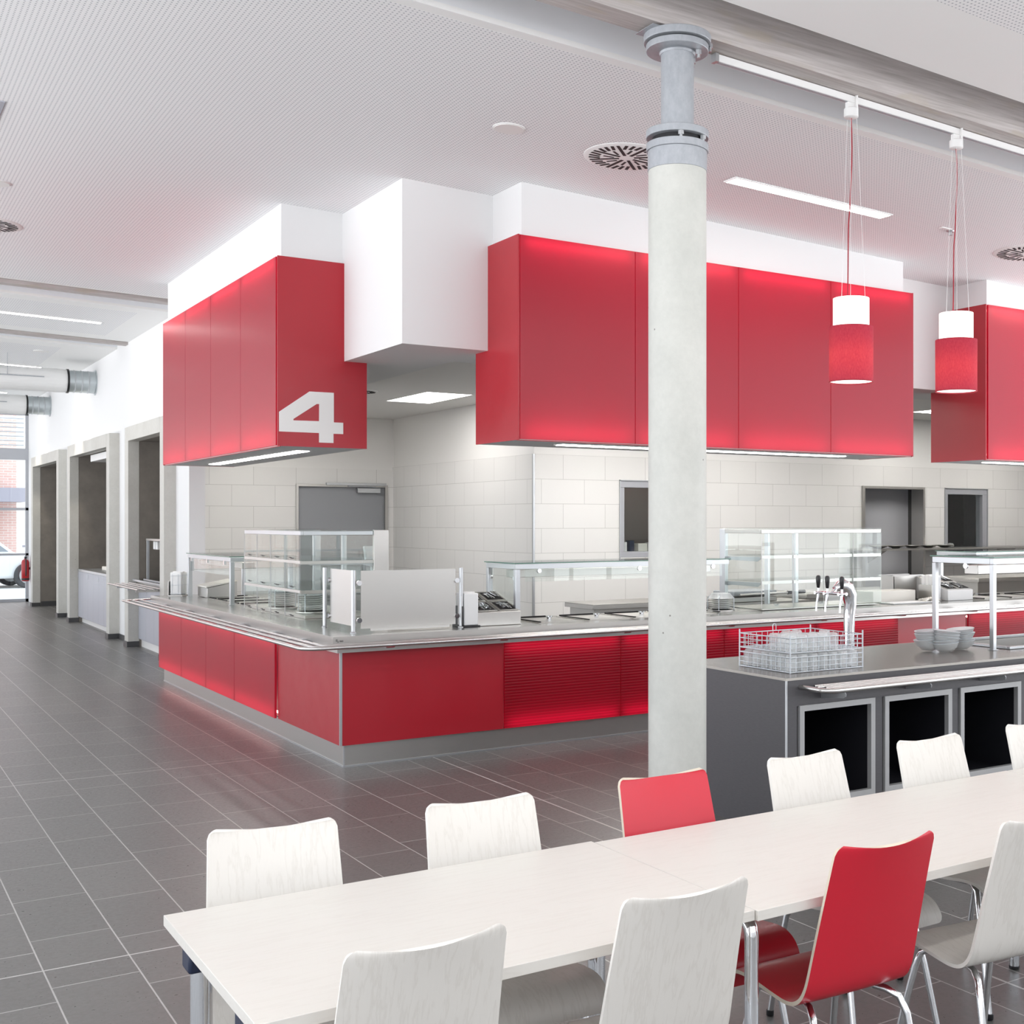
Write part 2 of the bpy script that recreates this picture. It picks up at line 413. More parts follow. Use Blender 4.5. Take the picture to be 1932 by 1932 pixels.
portal('daylight_end', (-.1, 29.33, 2.0), (PI / 2, 0, PI), 7.0, 4.0)

# ------------------------------------------------------------------ room shell
X0, X1, Y0, Y1 = -3.6, 17.0, -3.8, 29.4
XR = 11.3
struct('floor', MB().prism([(X0, Y0), (XR, Y0), (XR, 7.7), (X1, 7.7), (X1, Y1), (X0, Y1)], 'z', -.1, 0), 'floor')
def ceiling(y0, y1, perf, x0=X0, x1=X1):
    struct('ceiling', MB().sbox(x0, x1, y0, y1, 4.337, 4.367), 'white2')
    for (a, b_, c, d) in perf:
        struct('ceiling', MB().sbox(a, b_, c, d, 4.3365, 4.3375), 'perf')
ceiling(Y0, 4.75, [(X0, 11.2, Y0, 4.12)], X0, XR)
ceiling(5.69, 7.7, [(X0, 11.2, 5.77, 7.7)], X0, XR)
ceiling(7.7, 14.78, [(X0, 16.5, 7.7, 14.70)])
ceiling(15.68, 18.58, [(X0, 3.05, 16.0, 18.2)])
ceiling(19.45, Y1, [(X0, 2.75, 19.9, 22.4), (X0, 2.75, 23.2, 27.2)])
struct('ceiling', MB().sbox(X0, XR, Y0, 7.7, 4.80, 4.90).sbox(X0, X1, 7.7, Y1, 4.80, 4.90), 'white2')
for (ya, yb) in ((4.75, 5.69), (14.78, 15.68), (18.58, 19.45)):
    struct('trim_%d' % (1 if ya < 5 else 2 if ya < 16 else 3), MB().sbox(X0, XR if ya < 5 else X1, ya - .02, ya - .004, 4.367, 4.80).sbox(X0, XR if ya < 5 else X1, yb + .004, yb + .02, 4.367, 4.80), 'fascia')
# beams in the recesses
def beam(ya, yb, x0, x1, label, z0=4.305, z1=4.80):
    t = thing('timber_beam', label, 'beam', ((x0 + x1) / 2, (ya + yb) / 2, cz((x0 + x1) / 2, z0)))
    MB().sbox(x0, x1, ya, yb, z0, z1).build('beam_body', 'timber', t)
    return t
bt = beam(5.085, 5.25, -3.55, 11.2, 'weathered grey timber roof beam resting on the concrete column')
beam(14.84, 15.00, -3.55, 3.4, 'grey timber roof beam meeting the white bulkhead above the left red sign')
b3 = beam(18.64, 18.80, -3.55, 3.44, 'far grey timber roof beam whose end stops against the white hall wall')
# hall wall with the three niches
WT = cz(3.42)
def wallseg(name, y0, y1, z0, z1): return MB().box(3.42, 3.60, y0, y1, z0, z1)
mb = MB()
for (a, b_) in ((18.12, 19.27), (23.11, 24.14), (27.79, 29.45)): mb.box(3.42, 3.60, a, b_, 0, 2.99)
mb.box(3.42, 3.60, 15.70, 29.45, 2.99, 4.5)
mb.box(3.42, 3.60, 15.03, 15.70, 0, 4.5)
struct('wall_hall', mb, 'white')
NI = [(15.70, 18.12), (19.27, 23.11), (24.14, 27.79)]
for k, (a, b_) in enumerate(NI):
    if k == 0:
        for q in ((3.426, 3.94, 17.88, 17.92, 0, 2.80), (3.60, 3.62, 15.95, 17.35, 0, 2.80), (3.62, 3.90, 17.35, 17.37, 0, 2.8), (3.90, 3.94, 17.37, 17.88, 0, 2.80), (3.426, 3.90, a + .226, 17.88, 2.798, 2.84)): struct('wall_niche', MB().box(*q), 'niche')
    else:
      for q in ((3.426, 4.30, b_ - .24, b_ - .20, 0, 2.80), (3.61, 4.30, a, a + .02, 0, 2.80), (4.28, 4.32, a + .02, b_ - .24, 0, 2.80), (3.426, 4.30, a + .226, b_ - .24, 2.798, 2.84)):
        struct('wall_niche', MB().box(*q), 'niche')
    mb = MB()
    mb.prism([(3.28, 0), (3.425, 0), (3.425, 2.99), (3.28, 2.99)], 'y', a, a + .225).box(3.28, 3.425, b_ - .235, b_, 0, 2.99)
    mb.box(3.278, 3.425, a + .2245, b_ - .2345, 2.797, 2.992)
    struct('trim_%d' % (4 + k), mb, 'concrete2', bevel=.006)
    mb = MB()
    for yy in (a, b_ - .235): mb.box(3.266, 3.42, yy - .012, yy + .237, 0, .075)
    struct('baseboard_%d' % (k + 1), mb, 'rubber')
for k, (a, b_) in enumerate(((18.13, 19.25), (23.12, 24.12))):
    struct('baseboard_%d' % (4 + k), MB().box(3.405, 3.42, a, b_, 0, .075), 'rubber')
struct('baseboard_6', MB().box(3.43, 4.2, 27.535, 27.55, 0, .10), 'rubber')
# kitchen walls
mb = MB().box(3.96, 5.464, 17.6, 17.8, 0, 2.48).box(6.841, 7.0, 17.6, 17.8, 0, 2.48).box(5.464, 6.841, 17.6, 17.8, 2.25, 2.48)
struct('wall_kitchen_left', mb, 'tile_l')
struct('wall_kitchen_left_upper', MB().box(3.96, 7.0, 17.62, 17.8, 2.48, 4.6), 'kwhite')
struct('wall_kitchen_side', MB().box(6.93, 7.13, 13.12, 17.62, 0, 2.52), 'tile_s')
struct('wall_kitchen_side_upper', MB().box(6.945, 7.13, 13.115, 17.62, 2.52, 4.6), 'kwhite')
holes = [(8.158, 9.10, 1.249, 2.22), (12.313, 13.569, 0, 2.217), (14.041, 14.991, 1.235, 2.21)]
mb = MB(); x = 6.931
for (a, b_, z0, z1) in holes:
    mb.box(x, a, 13.1, 13.3, 0, 2.52); mb.box(a, b_, 13.1, 13.3, z1, 2.52)
    if z0 > 0: mb.box(a, b_, 13.1, 13.3, 0, z0)
    x = b_
mb.box(x, X1, 13.1, 13.3, 0, 2.52)
struct('wall_kitchen_back', mb, 'tile_r')
struct('wall_kitchen_back_upper', MB().box(7.13, X1, 13.115, 13.3, 2.52, 4.6), 'kwhite')
struct('trim_7', MB().box(6.915, 6.94, 13.085, 13.11, 0, 2.52), 'alu')
struct('wall_kitchen_left_end', MB().box(3.625, 3.64, 15.75, 17.34, 0, 4.3), 'kwhite')
struct('ceiling', MB().box(3.60, X1, 8.9, 17.65, 3.247, 3.30), 'kwhite')
struct('wall_right', MB().box(X1, X1 + .15, 7.7, 17.8, 0, 5).box(XR, XR + .15, Y0, 7.7, 4.0, 5).box(XR + .15, X1, 7.6, 7.7, 0, 5), 'white')
mb = MB()
for k in range(6): mb.box(XR, XR + .07, Y0 + k * 2.1, Y0 + .06 + k * 2.1, 0, 4.0)
struct('wall_right_added_glazing', mb, 'framegrey')  # unseen windows on the right, added to brighten the ceiling
portal('added_daylight_right', (11.3, 1.95, 2.0), (PI / 2, 0, PI / 2), 11.4, 4.0)  # portal for the added right windows
# bulkhead volume over the counters
UW = 4.6
mb = MB()
mb.prism([(3.44, 8.56), (X1, 8.56), (X1, 9.3), (4.18, 9.3), (4.18, 15.03), (3.44, 15.03)], 'z', 3.016, 3.3)
mb.box(3.44, X1, 8.56, 8.72, 3.3, UW).box(3.44, 3.60, 8.72, 15.03, 3.3, UW)
struct('wall_bulkhead', mb, 'white')
struct('wall_bulkhead_over_sign', MB().box(2.94, 3.44, 9.845, 13.87, 3.80, 4.30), 'white')
struct('wall_bulkhead_over_sign', MB().box(4.175, 8.107, 8.082, 8.56, 3.80, 4.30), 'white')
struct('wall_bulkhead_over_sign', MB().box(9.245, 13.2, 8.082, 8.56, 3.80, 4.30), 'white')
# glazed end wall
t = bpy.data.objects.new('window_1', None); COL.objects.link(t); t['kind'] = 'structure'; OFF[t.name] = (0, 0, 0)
mb = MB().box(X0, 3.42, 29.36, 29.44, 0, .06).box(X0, 3.42, 29.36, 29.44, 3.97, 4.05)
mb.box(X0, 3.42, 29.34, 29.45, 3.02, 3.261).box(X0, 3.42, 29.36, 29.42, 1.945, 2.0).box(X0, 3.42, 29.36, 29.42, .985, 1.03)
for xx in (3.40, 1.5, -.6, -2.7): mb.box(xx - .035, xx + .03, 29.36, 29.44, 0, 4)
mb.build('window_frame', 'framegrey', t)
MB().box(X0, 3.4, 29.395, 29.405, 0, 4).build('pane', 'glass', t)
mb = MB()
for k in range(7): mb.obox((.0, 29.52, 3.34 + k * .095), (6.7, .05, .006), (.5, 0, 0))
mb.build('blind', 'blind', t)
# left facade glazing bars, and rear windows added for light
mb = MB()
for k in range(17): mb.box(X0 - .08, X0, -3.8 + k * 2.05, -3.74 + k * 2.05, 0, 4.6)
mb.box(X0 - .08, X0, Y0, 29.4, 0, .10).box(X0 - .08, X0, Y0, 29.4, 4.36, 4.9)
struct('wall_left_glazing', mb, 'framegrey')
struct('wall_rear', MB().box(X0, XR, Y0 - .15, Y0, 0, 1.75).box(X0, XR, Y0 - .15, Y0, 4.4, 5), 'white')
mb = MB()
for k in range(8): mb.box(X0 + k * 2.1, X0 + .06 + k * 2.1, Y0 - .1, Y0 - .04, 1.75, 4.4)
mb.box(X0, XR, Y0 - .1, Y0 - .04, 1.75, 1.82)
struct('wall_rear_added_glazing', mb, 'framegrey')  # unseen rear windows, added to brighten bulkhead and ceiling

# kitchen doors and hatches
d1 = bpy.data.objects.new('door_1', None); COL.objects.link(d1); d1['kind'] = 'structure'; OFF[d1.name] = (0, 0, 0)
MB().box(5.50, 6.80, 17.63, 17.68, 0, 2.215).build('door_leaf', 'doorgrey', d1)
MB().box(5.464, 5.50, 17.58, 17.7, 0, 2.215).box(6.80, 6.841, 17.58, 17.7, 0, 2.215).box(5.464, 6.841, 17.58, 17.7, 2.215, 2.25).build('door_frame', 'steel', d1)
MB().box(5.90, 6.80, 17.53, 17.60, 2.235, 2.275).build('closer_rail', 'alu', d1, .004)
c = MB().box(6.37, 6.72, 17.56, 17.63, 2.13, 2.20).build('door_closer', 'alu', d1, .004)
MB().obox((6.43, 17.56, 2.222), (.42, .02, .012), (0, .02, 0)).build('closer_arm', 'greysteel', c)
d2 = bpy.data.objects.new('door_2', None); COL.objects.link(d2); d2['kind'] = 'structure'; OFF[d2.name] = (0, 0, 0)
MB().box(12.30, 12.345, 13.07, 13.32, 0, 2.19).box(13.54, 13.58, 13.07, 13.32, 0, 2.19).box(12.30, 13.58, 13.07, 13.32, 2.19, 2.225).build('door_frame', 'steel', d2)
MB().box(12.2, 13.62, 13.41, 13.45, 0, 2.3).build('door_leaf', pbr('pale_grey_leaf', (.43, .435, .46), .4), d2)
MB().box(13.56, 13.62, 13.3, 13.41, 0, 2.24).build('reveal', pbr('reveal_grey', (.06, .058, .055), .5), d2)
MB().box(12.24, 12.30, 13.3, 13.41, 0, 2.24).box(12.24, 13.62, 13.3, 13.41, 2.24, 2.30).build('reveal', 'doorgrey', d2)
for k, (a, b_, z0, z1) in enumerate((holes[0], holes[2])):
    wd = bpy.data.objects.new('window_%d' % (k + 2), None); COL.objects.link(wd); wd['kind'] = 'structure'; OFF[wd.name] = (0, 0, 0)
    f = .065
    mb = MB().box(a, b_, 13.10, 13.24, z1 - .085, z1).box(a, b_, 13.10, 13.24, z0, z0 + .07).box(a, a + f, 13.10, 13.24, z0 + .07, z1 - .085).box(b_ - .10, b_, 13.10, 13.24, z0 + .07, z1 - .085)
    mb.build('window_frame', 'framegrey', wd, .004)
    MB().box(a - .012, b_ + .012, 13.085, 13.11, z1, z1 + .012).box(a - .012, a, 13.085, 13.11, z0 - .012, z1 + .012).box(b_, b_ + .012, 13.085, 13.11, z0 - .012, z1 + .012).build('edge_trim', 'alu', wd)
    MB().box(a - .02, b_ + .02, 13.00, 13.12, z0 - .065, z0 - .02).build('window_sill', 'steel', wd, .004)
    MB().box(a + f, b_ - .1, 13.16, 13.168, z0 + .07, z1 - .085).build('pane', 'hatchglass', wd)
# room behind the hatches
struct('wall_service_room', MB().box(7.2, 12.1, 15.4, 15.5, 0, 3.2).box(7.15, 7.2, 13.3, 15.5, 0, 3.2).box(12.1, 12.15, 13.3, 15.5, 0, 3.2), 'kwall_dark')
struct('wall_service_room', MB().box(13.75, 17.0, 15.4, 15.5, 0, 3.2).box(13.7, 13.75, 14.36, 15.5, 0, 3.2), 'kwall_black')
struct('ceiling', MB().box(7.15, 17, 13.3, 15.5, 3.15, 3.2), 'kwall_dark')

# ------------------------------------------------------------------ column
cx_, cy_ = 3.565, 5.168
t = thing('column', 'round concrete column with a grey steel head in front of the counter', 'column', (cx_, cy_, 0))
MB().lathe([(.1495, 0), (.1495, 3.565)], (cx_, cy_, 0), 64).build('concrete_shaft', 'concrete', t)
MB().lathe([(.153, 3.50), (.153, 3.60)], (cx_, cy_, 0), 64).lathe([(.160, 3.60), (.160, 3.638)], (cx_, cy_, 0), 64).build('steel_collar', 'greysteel', t, .002)
MB().lathe([(.13, 3.63), (.13, 3.675)], (cx_, cy_, 0), 48).build('joint_ring', 'black', t)
MB().lathe([(.162, 3.668), (.162, 3.705)], (cx_, cy_, 0), 64).build('lower_flange', 'greysteel', t, .003)
MB().lathe([(.085, 3.70), (.085, 4.118)], (cx_, cy_, 0), 48).build('steel_tube', 'greysteel', t)
MB().lathe([(.088, 4.098), (.094, 4.108), (.088, 4.116)], (cx_, cy_, 0), 48).build('weld_seam', 'greysteel', t)
MB().lathe([(.161, 4.115), (.161, 4.148)], (cx_, cy_, 0), 64).build('head_flange', 'greysteel', t, .003)
MB().lathe([(.14, 4.145), (.14, 4.16)], (cx_, cy_, 0), 48).build('joint_ring', 'black', t)
MB().lathe([(.174, 4.157), (.174, 4.196)], (cx_, cy_, 0), 64).build('bearing_plate', 'greysteel', t, .003)
MB().box(cx_ - .20, cx_ + .10, cy_ - .075, cy_ + .09, 4.1935, 4.1955).build('bearing_shim', 'greysteel', t)
for a, z, rr in ((-1.75, 3.648, .145), (-.75, 3.648, .145), (-.65, 4.090, .115), (.5, 4.09, .115), (-.1, 4.150, .172)):
    bx, by = cx_ + rr * math.cos(a - .3), cy_ + rr * math.sin(a - .3)
    MB().lathe([(.016, z), (.016, z + .024)], (bx, by, 0), 6).lathe([(.009, z - .018), (.009, z)], (bx, by, 0), 10).build('bolt', 'alu', t)
# light track and pendants
t = thing('light_track', 'white lighting track under the timber beam right of the column', 'light track', (7.5, 5.23, cz(7.5, 4.30)))
MB().sbox(3.86, 11.2, 5.212, 5.247, 4.262, 4.300).build('rail', 'lampwhite', t)
MB().sbox(3.86, 11.2, 5.219, 5.240, 4.2605, 4.263).build('groove', 'greysteel', t)
MB().sbox(3.84, 3.862, 5.208, 5.251, 4.258, 4.303).build('end_cap', 'alu', t)
def pendant(px_, label):
    zt = cz(px_, 4.262); y = 5.23
    t = thing('pendant_lamp', label, 'pendant lamp', (px_, y, 2.505), 'pendant lamps over the drinks island')
    cn = MB().lathe([(.035, zt - .085), (.042, zt - .080), (.042, zt - .035), (.038, zt - .032)], (px_, y, 0), 28)
    cn = cn.build('canopy', 'lampwhite', t)
    MB().box(px_ - .035, px_ + .02, y - .012, y + .012, zt - .033, zt).box(px_ + .012, px_ + .022, y - .035, y - .022, zt - .06, zt + .04).build('track_adapter', 'lampwhite', cn)
    # cord with a soft bend
    pts = []
    for i in range(13):
        f = i / 12; pts.append((px_ + .012 * math.sin(f * 7.0) * (1 - f) - .028 * f * (1 if f > .5 else .6), y, zt - .085 - f * (zt - .085 - 2.985)))
    MB().tube(pts, .0035, 8).build('cord', 'cordred', t)
    for k, (dx, dy) in enumerate(((-.04, -.04), (.0, .055), (.055, -.02))):
        MB().rod((px_ + dx * .6, y + dy * .6, zt - .085), (px_ + dx * 1.5, y + dy * 1.5, 2.985), .0011, 6).build('suspension_wire', 'cordwhite', t)
    for k, zz in enumerate((2.99,)):
        MB().lathe([(.104, 2.80), (.104, 2.99)], (px_, y, 0), 48).build('upper_shade', 'shadeglow', t)
    sh = MB().lathe([(.127, 2.508), (.128, 2.825)], (px_, y, 0), 64)
    bmesh.ops.delete(sh.bm, geom=[f for f in sh.bm.faces if len(f.verts) > 4], context='FACES_ONLY')
    sh.build('red_shade', 'redshade', t)
    MB().lathe([(.127, 2.8215), (.104, 2.8215), (.104, 2.8235), (.127, 2.8235)], (px_, y, 0), 48, closed=True).build('shade_ring', 'cordred', t)
    MB().lathe([(.1285, 2.505), (.1265, 2.505), (.1265, 2.511), (.1285, 2.511)], (px_, y, 0), 48, closed=True).build('hem_ring', 'cordred', t)
    MB().lathe([(.0005, 2.60), (.03, 2.615), (.042, 2.645), (.03, 2.68), (.0005, 2.70)], (px_, y, 0), 20).build('bulb', 'bulb', t)
    MB().lathe([(.121, 2.512), (.121, 2.518)], (px_, y, 0), 40).build('lower_diffuser', 'shadeglow', t)
pendant(4.828, 'red and white cylinder pendant lamp nearer the column')
pendant(5.705, 'red and white cylinder pendant lamp farther from the column')
for k, px_ in enumerate((6.60, 7.48, 8.36, 9.24)): pendant(px_, ['third', 'fourth', 'fifth', 'sixth'][k] + ' pendant lamp of the row, beyond the right picture edge')

# ceiling fittings
def strip(x0, x1, yc, label, w=.062, kind='lamp'):
    t = thing('ceiling_light', label, 'ceiling light', ((x0 + x1) / 2, yc, cz((x0 + x1) / 2)), 'recessed ceiling strip lights')
    MB().sbox(x0, x1, yc - w, yc + w, 4.3295, 4.3345).build('diffuser', kind, t)
    MB().sbox(x0 - .012, x1 + .012, yc - w - .012, yc - w, 4.328, 4.3375).sbox(x0 - .012, x1 + .012, yc + w, yc + w + .012, 4.328, 4.3375).sbox(x0 - .012, x0, yc - w, yc + w, 4.328, 4.3375).sbox(x1, x1 + .012, yc - w, yc + w, 4.328, 4.3375).build('frame', 'white2', t)
for yy, ro in ((2.2, 'over the tables'), (.3, 'above the photographer'), (-1.8, 'at the added rear windows')):  # rows out of view, added to brighten tables, floor and ceiling
    for k, xx in enumerate((-2.6, 1.6, 5.8)): strip(xx + (1.5 if k == 0 else 0), xx + 3.0, yy, ['first', 'second', 'third', 'fourth'][k] + ' added ceiling strip light, out of view, in the row ' + ro, .07)
strip(5.33, 6.87, 7.045, 'long lit ceiling strip light right of the column')
strip(9.6, 11.1, 7.045, 'added ceiling strip light beyond the right picture edge')  # out of view, added to brighten the right bulkhead
strip(1.30, 2.815, 17.1, 'lit ceiling strip light between the two far timber beams')
strip(1.30, 2.815, 22.6, 'lit ceiling strip light beyond the farthest timber beam')
strip(1.30, 2.815, 27.4, 'farthest small ceiling strip light near the glazed end')
def vent(x, y, z0, r, label, sloped=True):
    z = cz(x, z0) if sloped else z0
    t = thing('ceiling_vent', label, 'ceiling vent', (x, y, z), 'round swirl vents')
    a = MB().lathe([(r, 0), (r, -.003), (r * .93, -.011), (.0005, -.011)], (0, 0, 0), 64)
    sl = SL if sloped else 0
    rm = Matrix.Rotation(math.atan(sl), 4, 'Y')
    def fin(mb, nm, mt):
        bmesh.ops.transform(mb.bm, matrix=Matrix.Translation((x, y, z)) @ rm, verts=mb.bm.verts); return mb.build(nm, mt, t)
    fin(a, 'face_plate', 'white2')
    sb = MB()
    for k in range(32):
        th = 2 * PI * k / 32
        r0, r1 = (.62, .88) if k % 4 else (.18, .88)
        rc = (r0 + r1) / 2 * r; sb.obox((rc * math.cos(th), rc * math.sin(th), -.0115), ((r1 - r0) * r, .022 * r / .3, .003), (0, 0, th + .25 if k % 4 else th))
    for k in range(8):
        th = 2 * PI * (k + .5) / 8; rc = .42 * r; sb.obox((rc * math.cos(th), rc * math.sin(th), -.0115), (.26 * r, .016 * r / .3, .003), (0, 0, th + .2))
    fin(sb, 'slots', 'darkgap')
vent(4.464, 7.085, 4.337, .295, 'round slotted ceiling vent partly behind the column')
vent(8.66, 7.11, 4.337, .295, 'round slotted ceiling vent at the right edge of the picture')
vent(1.08, 12.2, 4.337, .295, 'round slotted ceiling vent at the left edge of the picture')
vent(5.07, 14.05, 3.247, .26, 'round slotted vent in the kitchen ceiling beside the sign with the 4', False)
def disc(x, y, r, label):
    z = cz(x); t = thing('ceiling_speaker', label, 'ceiling speaker', (x, y, z), 'flush ceiling discs')
    for nm, prof, mt in (('rim', [(r, 0), (r, -.004), (r * .93, -.006), (r * .93, 0)], 'white2'), ('cover', [(r * .93, -.003), (r * .9, -.009), (.0005, -.010)], 'whitepanel')):
        mb = MB().lathe(prof, (0, 0, 0), 48)
        bmesh.ops.transform(mb.bm, matrix=Matrix.Translation((x, y, z)) @ Matrix.Rotation(math.atan(SL), 4, 'Y'), verts=mb.bm.verts); mb.build(nm, mt, t)
disc(3.565, 7.075, .105, 'flush white ceiling disc left of the slotted vent behind the column')
disc(1.02, 10.70, .11, 'flush white ceiling disc cut by the left picture edge')
disc(2.56, 20.5, .11, 'small white ceiling disc beyond the far timber beams')
t = thing('sprinkler', 'small ceiling sprinkler head behind the farther pendant cord', 'sprinkler', (7.606, 7.037, cz(7.606)))
MB().lathe([(.035, 0), (.03, -.008), (.012, -.012), (.012, -.03), (.018, -.032), (.018, -.036), (.0005, -.037)], (7.606, 7.037, cz(7.606)), 20).build('rosette', 'alu', t)
MB().box(7.45, 7.57, 6.98, 7.02, cz(7.5) - .006, cz(7.5)).build('cover_strip', 'white2', t)
tag(MB().sbox(.30, .875, 8.62, 9.2, 4.330, 4.336).build('access_panel', 'cabgrey'), 'grey square ceiling access panel at the left picture edge', 'access panel')
def klight(x0, x1, y0, y1, label, z=3.247, nm='ceiling_light', grp='kitchen light panels', mt='lampk'):
    t = thing(nm, label, 'ceiling light', ((x0 + x1) / 2, (y0 + y1) / 2, z), grp)
    MB().box(x0, x1, y0, y1, z - .006, z - .002).build('diffuser', mt, t)
    f = .012
    MB().box(x0 - f, x1 + f, y0 - f, y0, z - .008, z).box(x0 - f, x1 + f, y1, y1 + f, z - .008, z).box(x0 - f, x0, y0, y1, z - .008, z).box(x1, x1 + f, y0, y1, z - .008, z).build('frame', 'kwhite', t)
klight(5.78, 6.36, 13.6, 14.9, 'rectangular lit panel in the kitchen ceiling between the two large red signs', mt='lampk2')
klight(12.42, 13.0, 11.2, 12.2, 'sliver of a kitchen ceiling panel seen beside the rightmost red sign')
# unseen lamps added behind the hoods to brighten the kitchen
for (a, b_, c, d, q) in ((7.4, 8.0, 10.6, 12.0, 'added kitchen ceiling panel behind the wide red sign'), (9.6, 10.2, 10.6, 12.0, 'added kitchen ceiling panel behind the right end of the wide red sign'), (6.2, 6.8, 9.8, 11.0, 'added kitchen ceiling panel behind the left end of the wide red sign'), (14.6, 15.2, 10.6, 12.0, 'added kitchen ceiling panel at the far right'), (4.5, 5.0, 15.2, 16.4, 'added kitchen ceiling panel behind the sign with the 4')):
    klight(a, b_, c, d, q)
for (xx, yy) in ((9.6, 14.4),): klight(xx - .2, xx + .2, yy - .2, yy + .2, 'service room ceiling lamp behind the hatch at x %d' % xx if False else ('lamp in the room behind the left hatch' if xx < 12 else 'lamp in the dark room behind the right hatch'), 3.15)
# ------------------------------------------------------------------ red sign hoods
ZB, ZS, ZT = 2.305, 3.016, 3.82
def sign_hood(name, label, kind, a, b, p, side_depth, low_depth, joints, mirror_end=False, strip_=None):
    """kind 'L': face on plane x=p running along y from a to b.  kind 'R': face on plane y=p running along x from a to b."""
    t = thing(name, label, 'sign', ((p, (a + b) / 2, ZB) if kind == 'L' else ((a + b) / 2, p, ZB)), 'red backlit signs above the counter')
    q, dl, ds = p, p + low_depth, p + side_depth
    notch = [(q + .004, ZB), (dl, ZB), (dl, ZS), (ds, ZS), (ds, ZT), (q + .004, ZT)]
    mb = MB(); mb.prism(notch, 'y' if kind == 'L' else 'x', a, a + .012)
    mb.build('side_panel', 'red', t)
    mb = MB(); mb.prism(notch, 'y' if kind == 'L' else 'x', b - .012, b); mb.build('side_panel', 'red', t)
    def bx(mb, u0, u1, v0, v1, z0, z1):   # u along the run, v depth
        return mb.box(v0, v1, u0, u1, z0, z1) if kind == 'L' else mb.box(u0, u1, v0, v1, z0, z1)
    # housing: floor, top, back
    mb = MB(); bx(mb, a + .012, b - .012, q + .02, dl - .002, ZB + .002, ZB + .014)
    bx(mb, a + .012, b - .012, q + .02, ds, ZT - .014, ZT - .001); 
    bx(mb, a + .012, b - .012, dl - .02, dl - .002, ZB + .014, ZS - .002)
    mb.build('housing', 'white', t)
    mb = MB(); bx(mb, a + .012, b - .012, q + .17, q + .18, ZB + .014, ZT - .014); mb.build('back_plate', 'signback', t)
    # translucent panels
    for k in range(len(joints) - 1):
        u0, u1 = joints[k] + .003, joints[k + 1] - .003; mb = MB(); v = q
        def pt(u, v_, z): return (v_, u, z) if kind == 'L' else (u, v_, z)
        vs = [mb.bm.verts.new(pt(*c)) for c in ((u0, v, ZB + .006), (u1, v, ZB + .006), (u1, v, ZT - .004), (u0, v, ZT - .004))]
        bk = [mb.bm.verts.new(pt(*c)) for c in ((u0, v + .022, ZB + .006), (u1, v + .022, ZB + .006), (u1, v + .022, ZT - .004), (u0, v + .022, ZT - .004))]
        mb.face(vs)
        for i in range(4): mb.face([vs[i], vs[(i + 1) % 4], bk[(i + 1) % 4], bk[i]])
        mb.build('glow_panel', 'redglow', t, sharp=True)
    for (z, off) in ((ZB + .055, .09), (ZT - .05, .06)):
        mb = MB()
        for k in range(len(joints) - 1):
            u0, u1 = joints[k] + .05, joints[k + 1] - .05
            pa, pb = ((q + off, u0, z), (q + off, u1, z)) if kind == 'L' else ((u0, q + off, z), (u1, q + off, z))
            mb.rod(pa, pb, .011, 8)
        mb.build('light_tube', 'tube', t)
    if strip_:
        u0, u1, vc = strip_
        mb = MB(); bx(mb, u0, u1, vc - .055, vc + .055, ZB - .004, ZB + .001); mb.build('soffit_light', 'lamp', t)
        mb = MB()
        bx(mb, a, b, q + .022, q + .03, ZB - .004, ZB + .002); mb.build('lower_edge', 'red', t)
    return t
sg = sign_hood('sign_box', 'red box sign with a large white 4, over the left counter arm', 'L', 9.80, 13.90, 2.894, .546, .737, [9.83, 10.86, 11.88, 12.88, 13.89], strip_=(10.40, 13.35, 3.29))
o4 = [(2.909, 2.576), (3.152, 2.752), (3.352, 2.753), (3.352, 2.512), (3.43, 2.512), (3.43, 2.419), (3.349, 2.419), (3.349, 2.343), (3.23, 2.343), (3.23, 2.42), (2.909, 2.42)]
i4 = [(3.023, 2.524), (3.211, 2.654), (3.231, 2.655), (3.23, 2.516), (3.023, 2.513)]
cu = bpy.data.curves.new('number_four', 'CURVE'); cu.dimensions = '2D'; cu.fill_mode = 'BOTH'; cu.extrude = .0015
for poly in (o4, i4):
    sp_ = cu.splines.new('POLY'); sp_.points.add(len(poly) - 1); sp_.use_cyclic_u = True
    for k, (x, z) in enumerate(poly): sp_.points[k].co = (x, z, 0, 1)
tmp = bpy.data.objects.new('tmp', cu); COL.objects.link(tmp)
dg = bpy.context.evaluated_depsgraph_get(); me = bpy.data.meshes.new_from_object(tmp.evaluated_get(dg)); bpy.data.objects.remove(tmp)
off = OFF[sg.name]
for v_ in me.vertices:
    x, z, y = v_.co; v_.co = (x - off[0], 9.7975 - y - off[1], z - off[2])
me.materials.append(M['whitepanel']); n4 = bpy.data.objects.new('number_four', me); COL.objects.link(n4); n4.parent = sg; n4['label'] = 'large white number 4'
sign_hood('sign_box', 'widest red backlit sign, four panels, passing behind the column', 'R', 4.133, 8.212, 8.05, .51, .725, [4.145, 5.153, 6.17, 7.19, 8.205], strip_=(4.68, 7.66, 8.42))
sign_hood('sign_box', 'rightmost red sign, cut by the right picture edge', 'R', 9.20, 13.30, 8.05, .51, .725, [9.23, 10.24, 11.26, 12.28, 13.29], strip_=(9.62, 12.9, 8.42))

# ------------------------------------------------------------------ serving counter
CT = .91
CX1 = 13.2
t = ctr = thing('serving_counter', 'long L-shaped serving counter with red front, steel top and tray rails', 'counter', (2.90, 8.27, 0))
MB().prism([(2.90, 8.27), (CX1, 8.27), (CX1, 8.33), (2.96, 8.33), (2.96, 13.86), (2.90, 13.86)], 'z', 0, .155).build('plinth', 'plinth', t)
MB().prism([(2.893, 8.263), (CX1, 8.263), (CX1, 8.27), (2.90, 8.27), (2.90, 13.86), (2.893, 13.86)], 'z', 0, .012).box(2.896, 2.906, 8.266, 8.276, 0, .155).build('plinth_seal', 'alu', t)
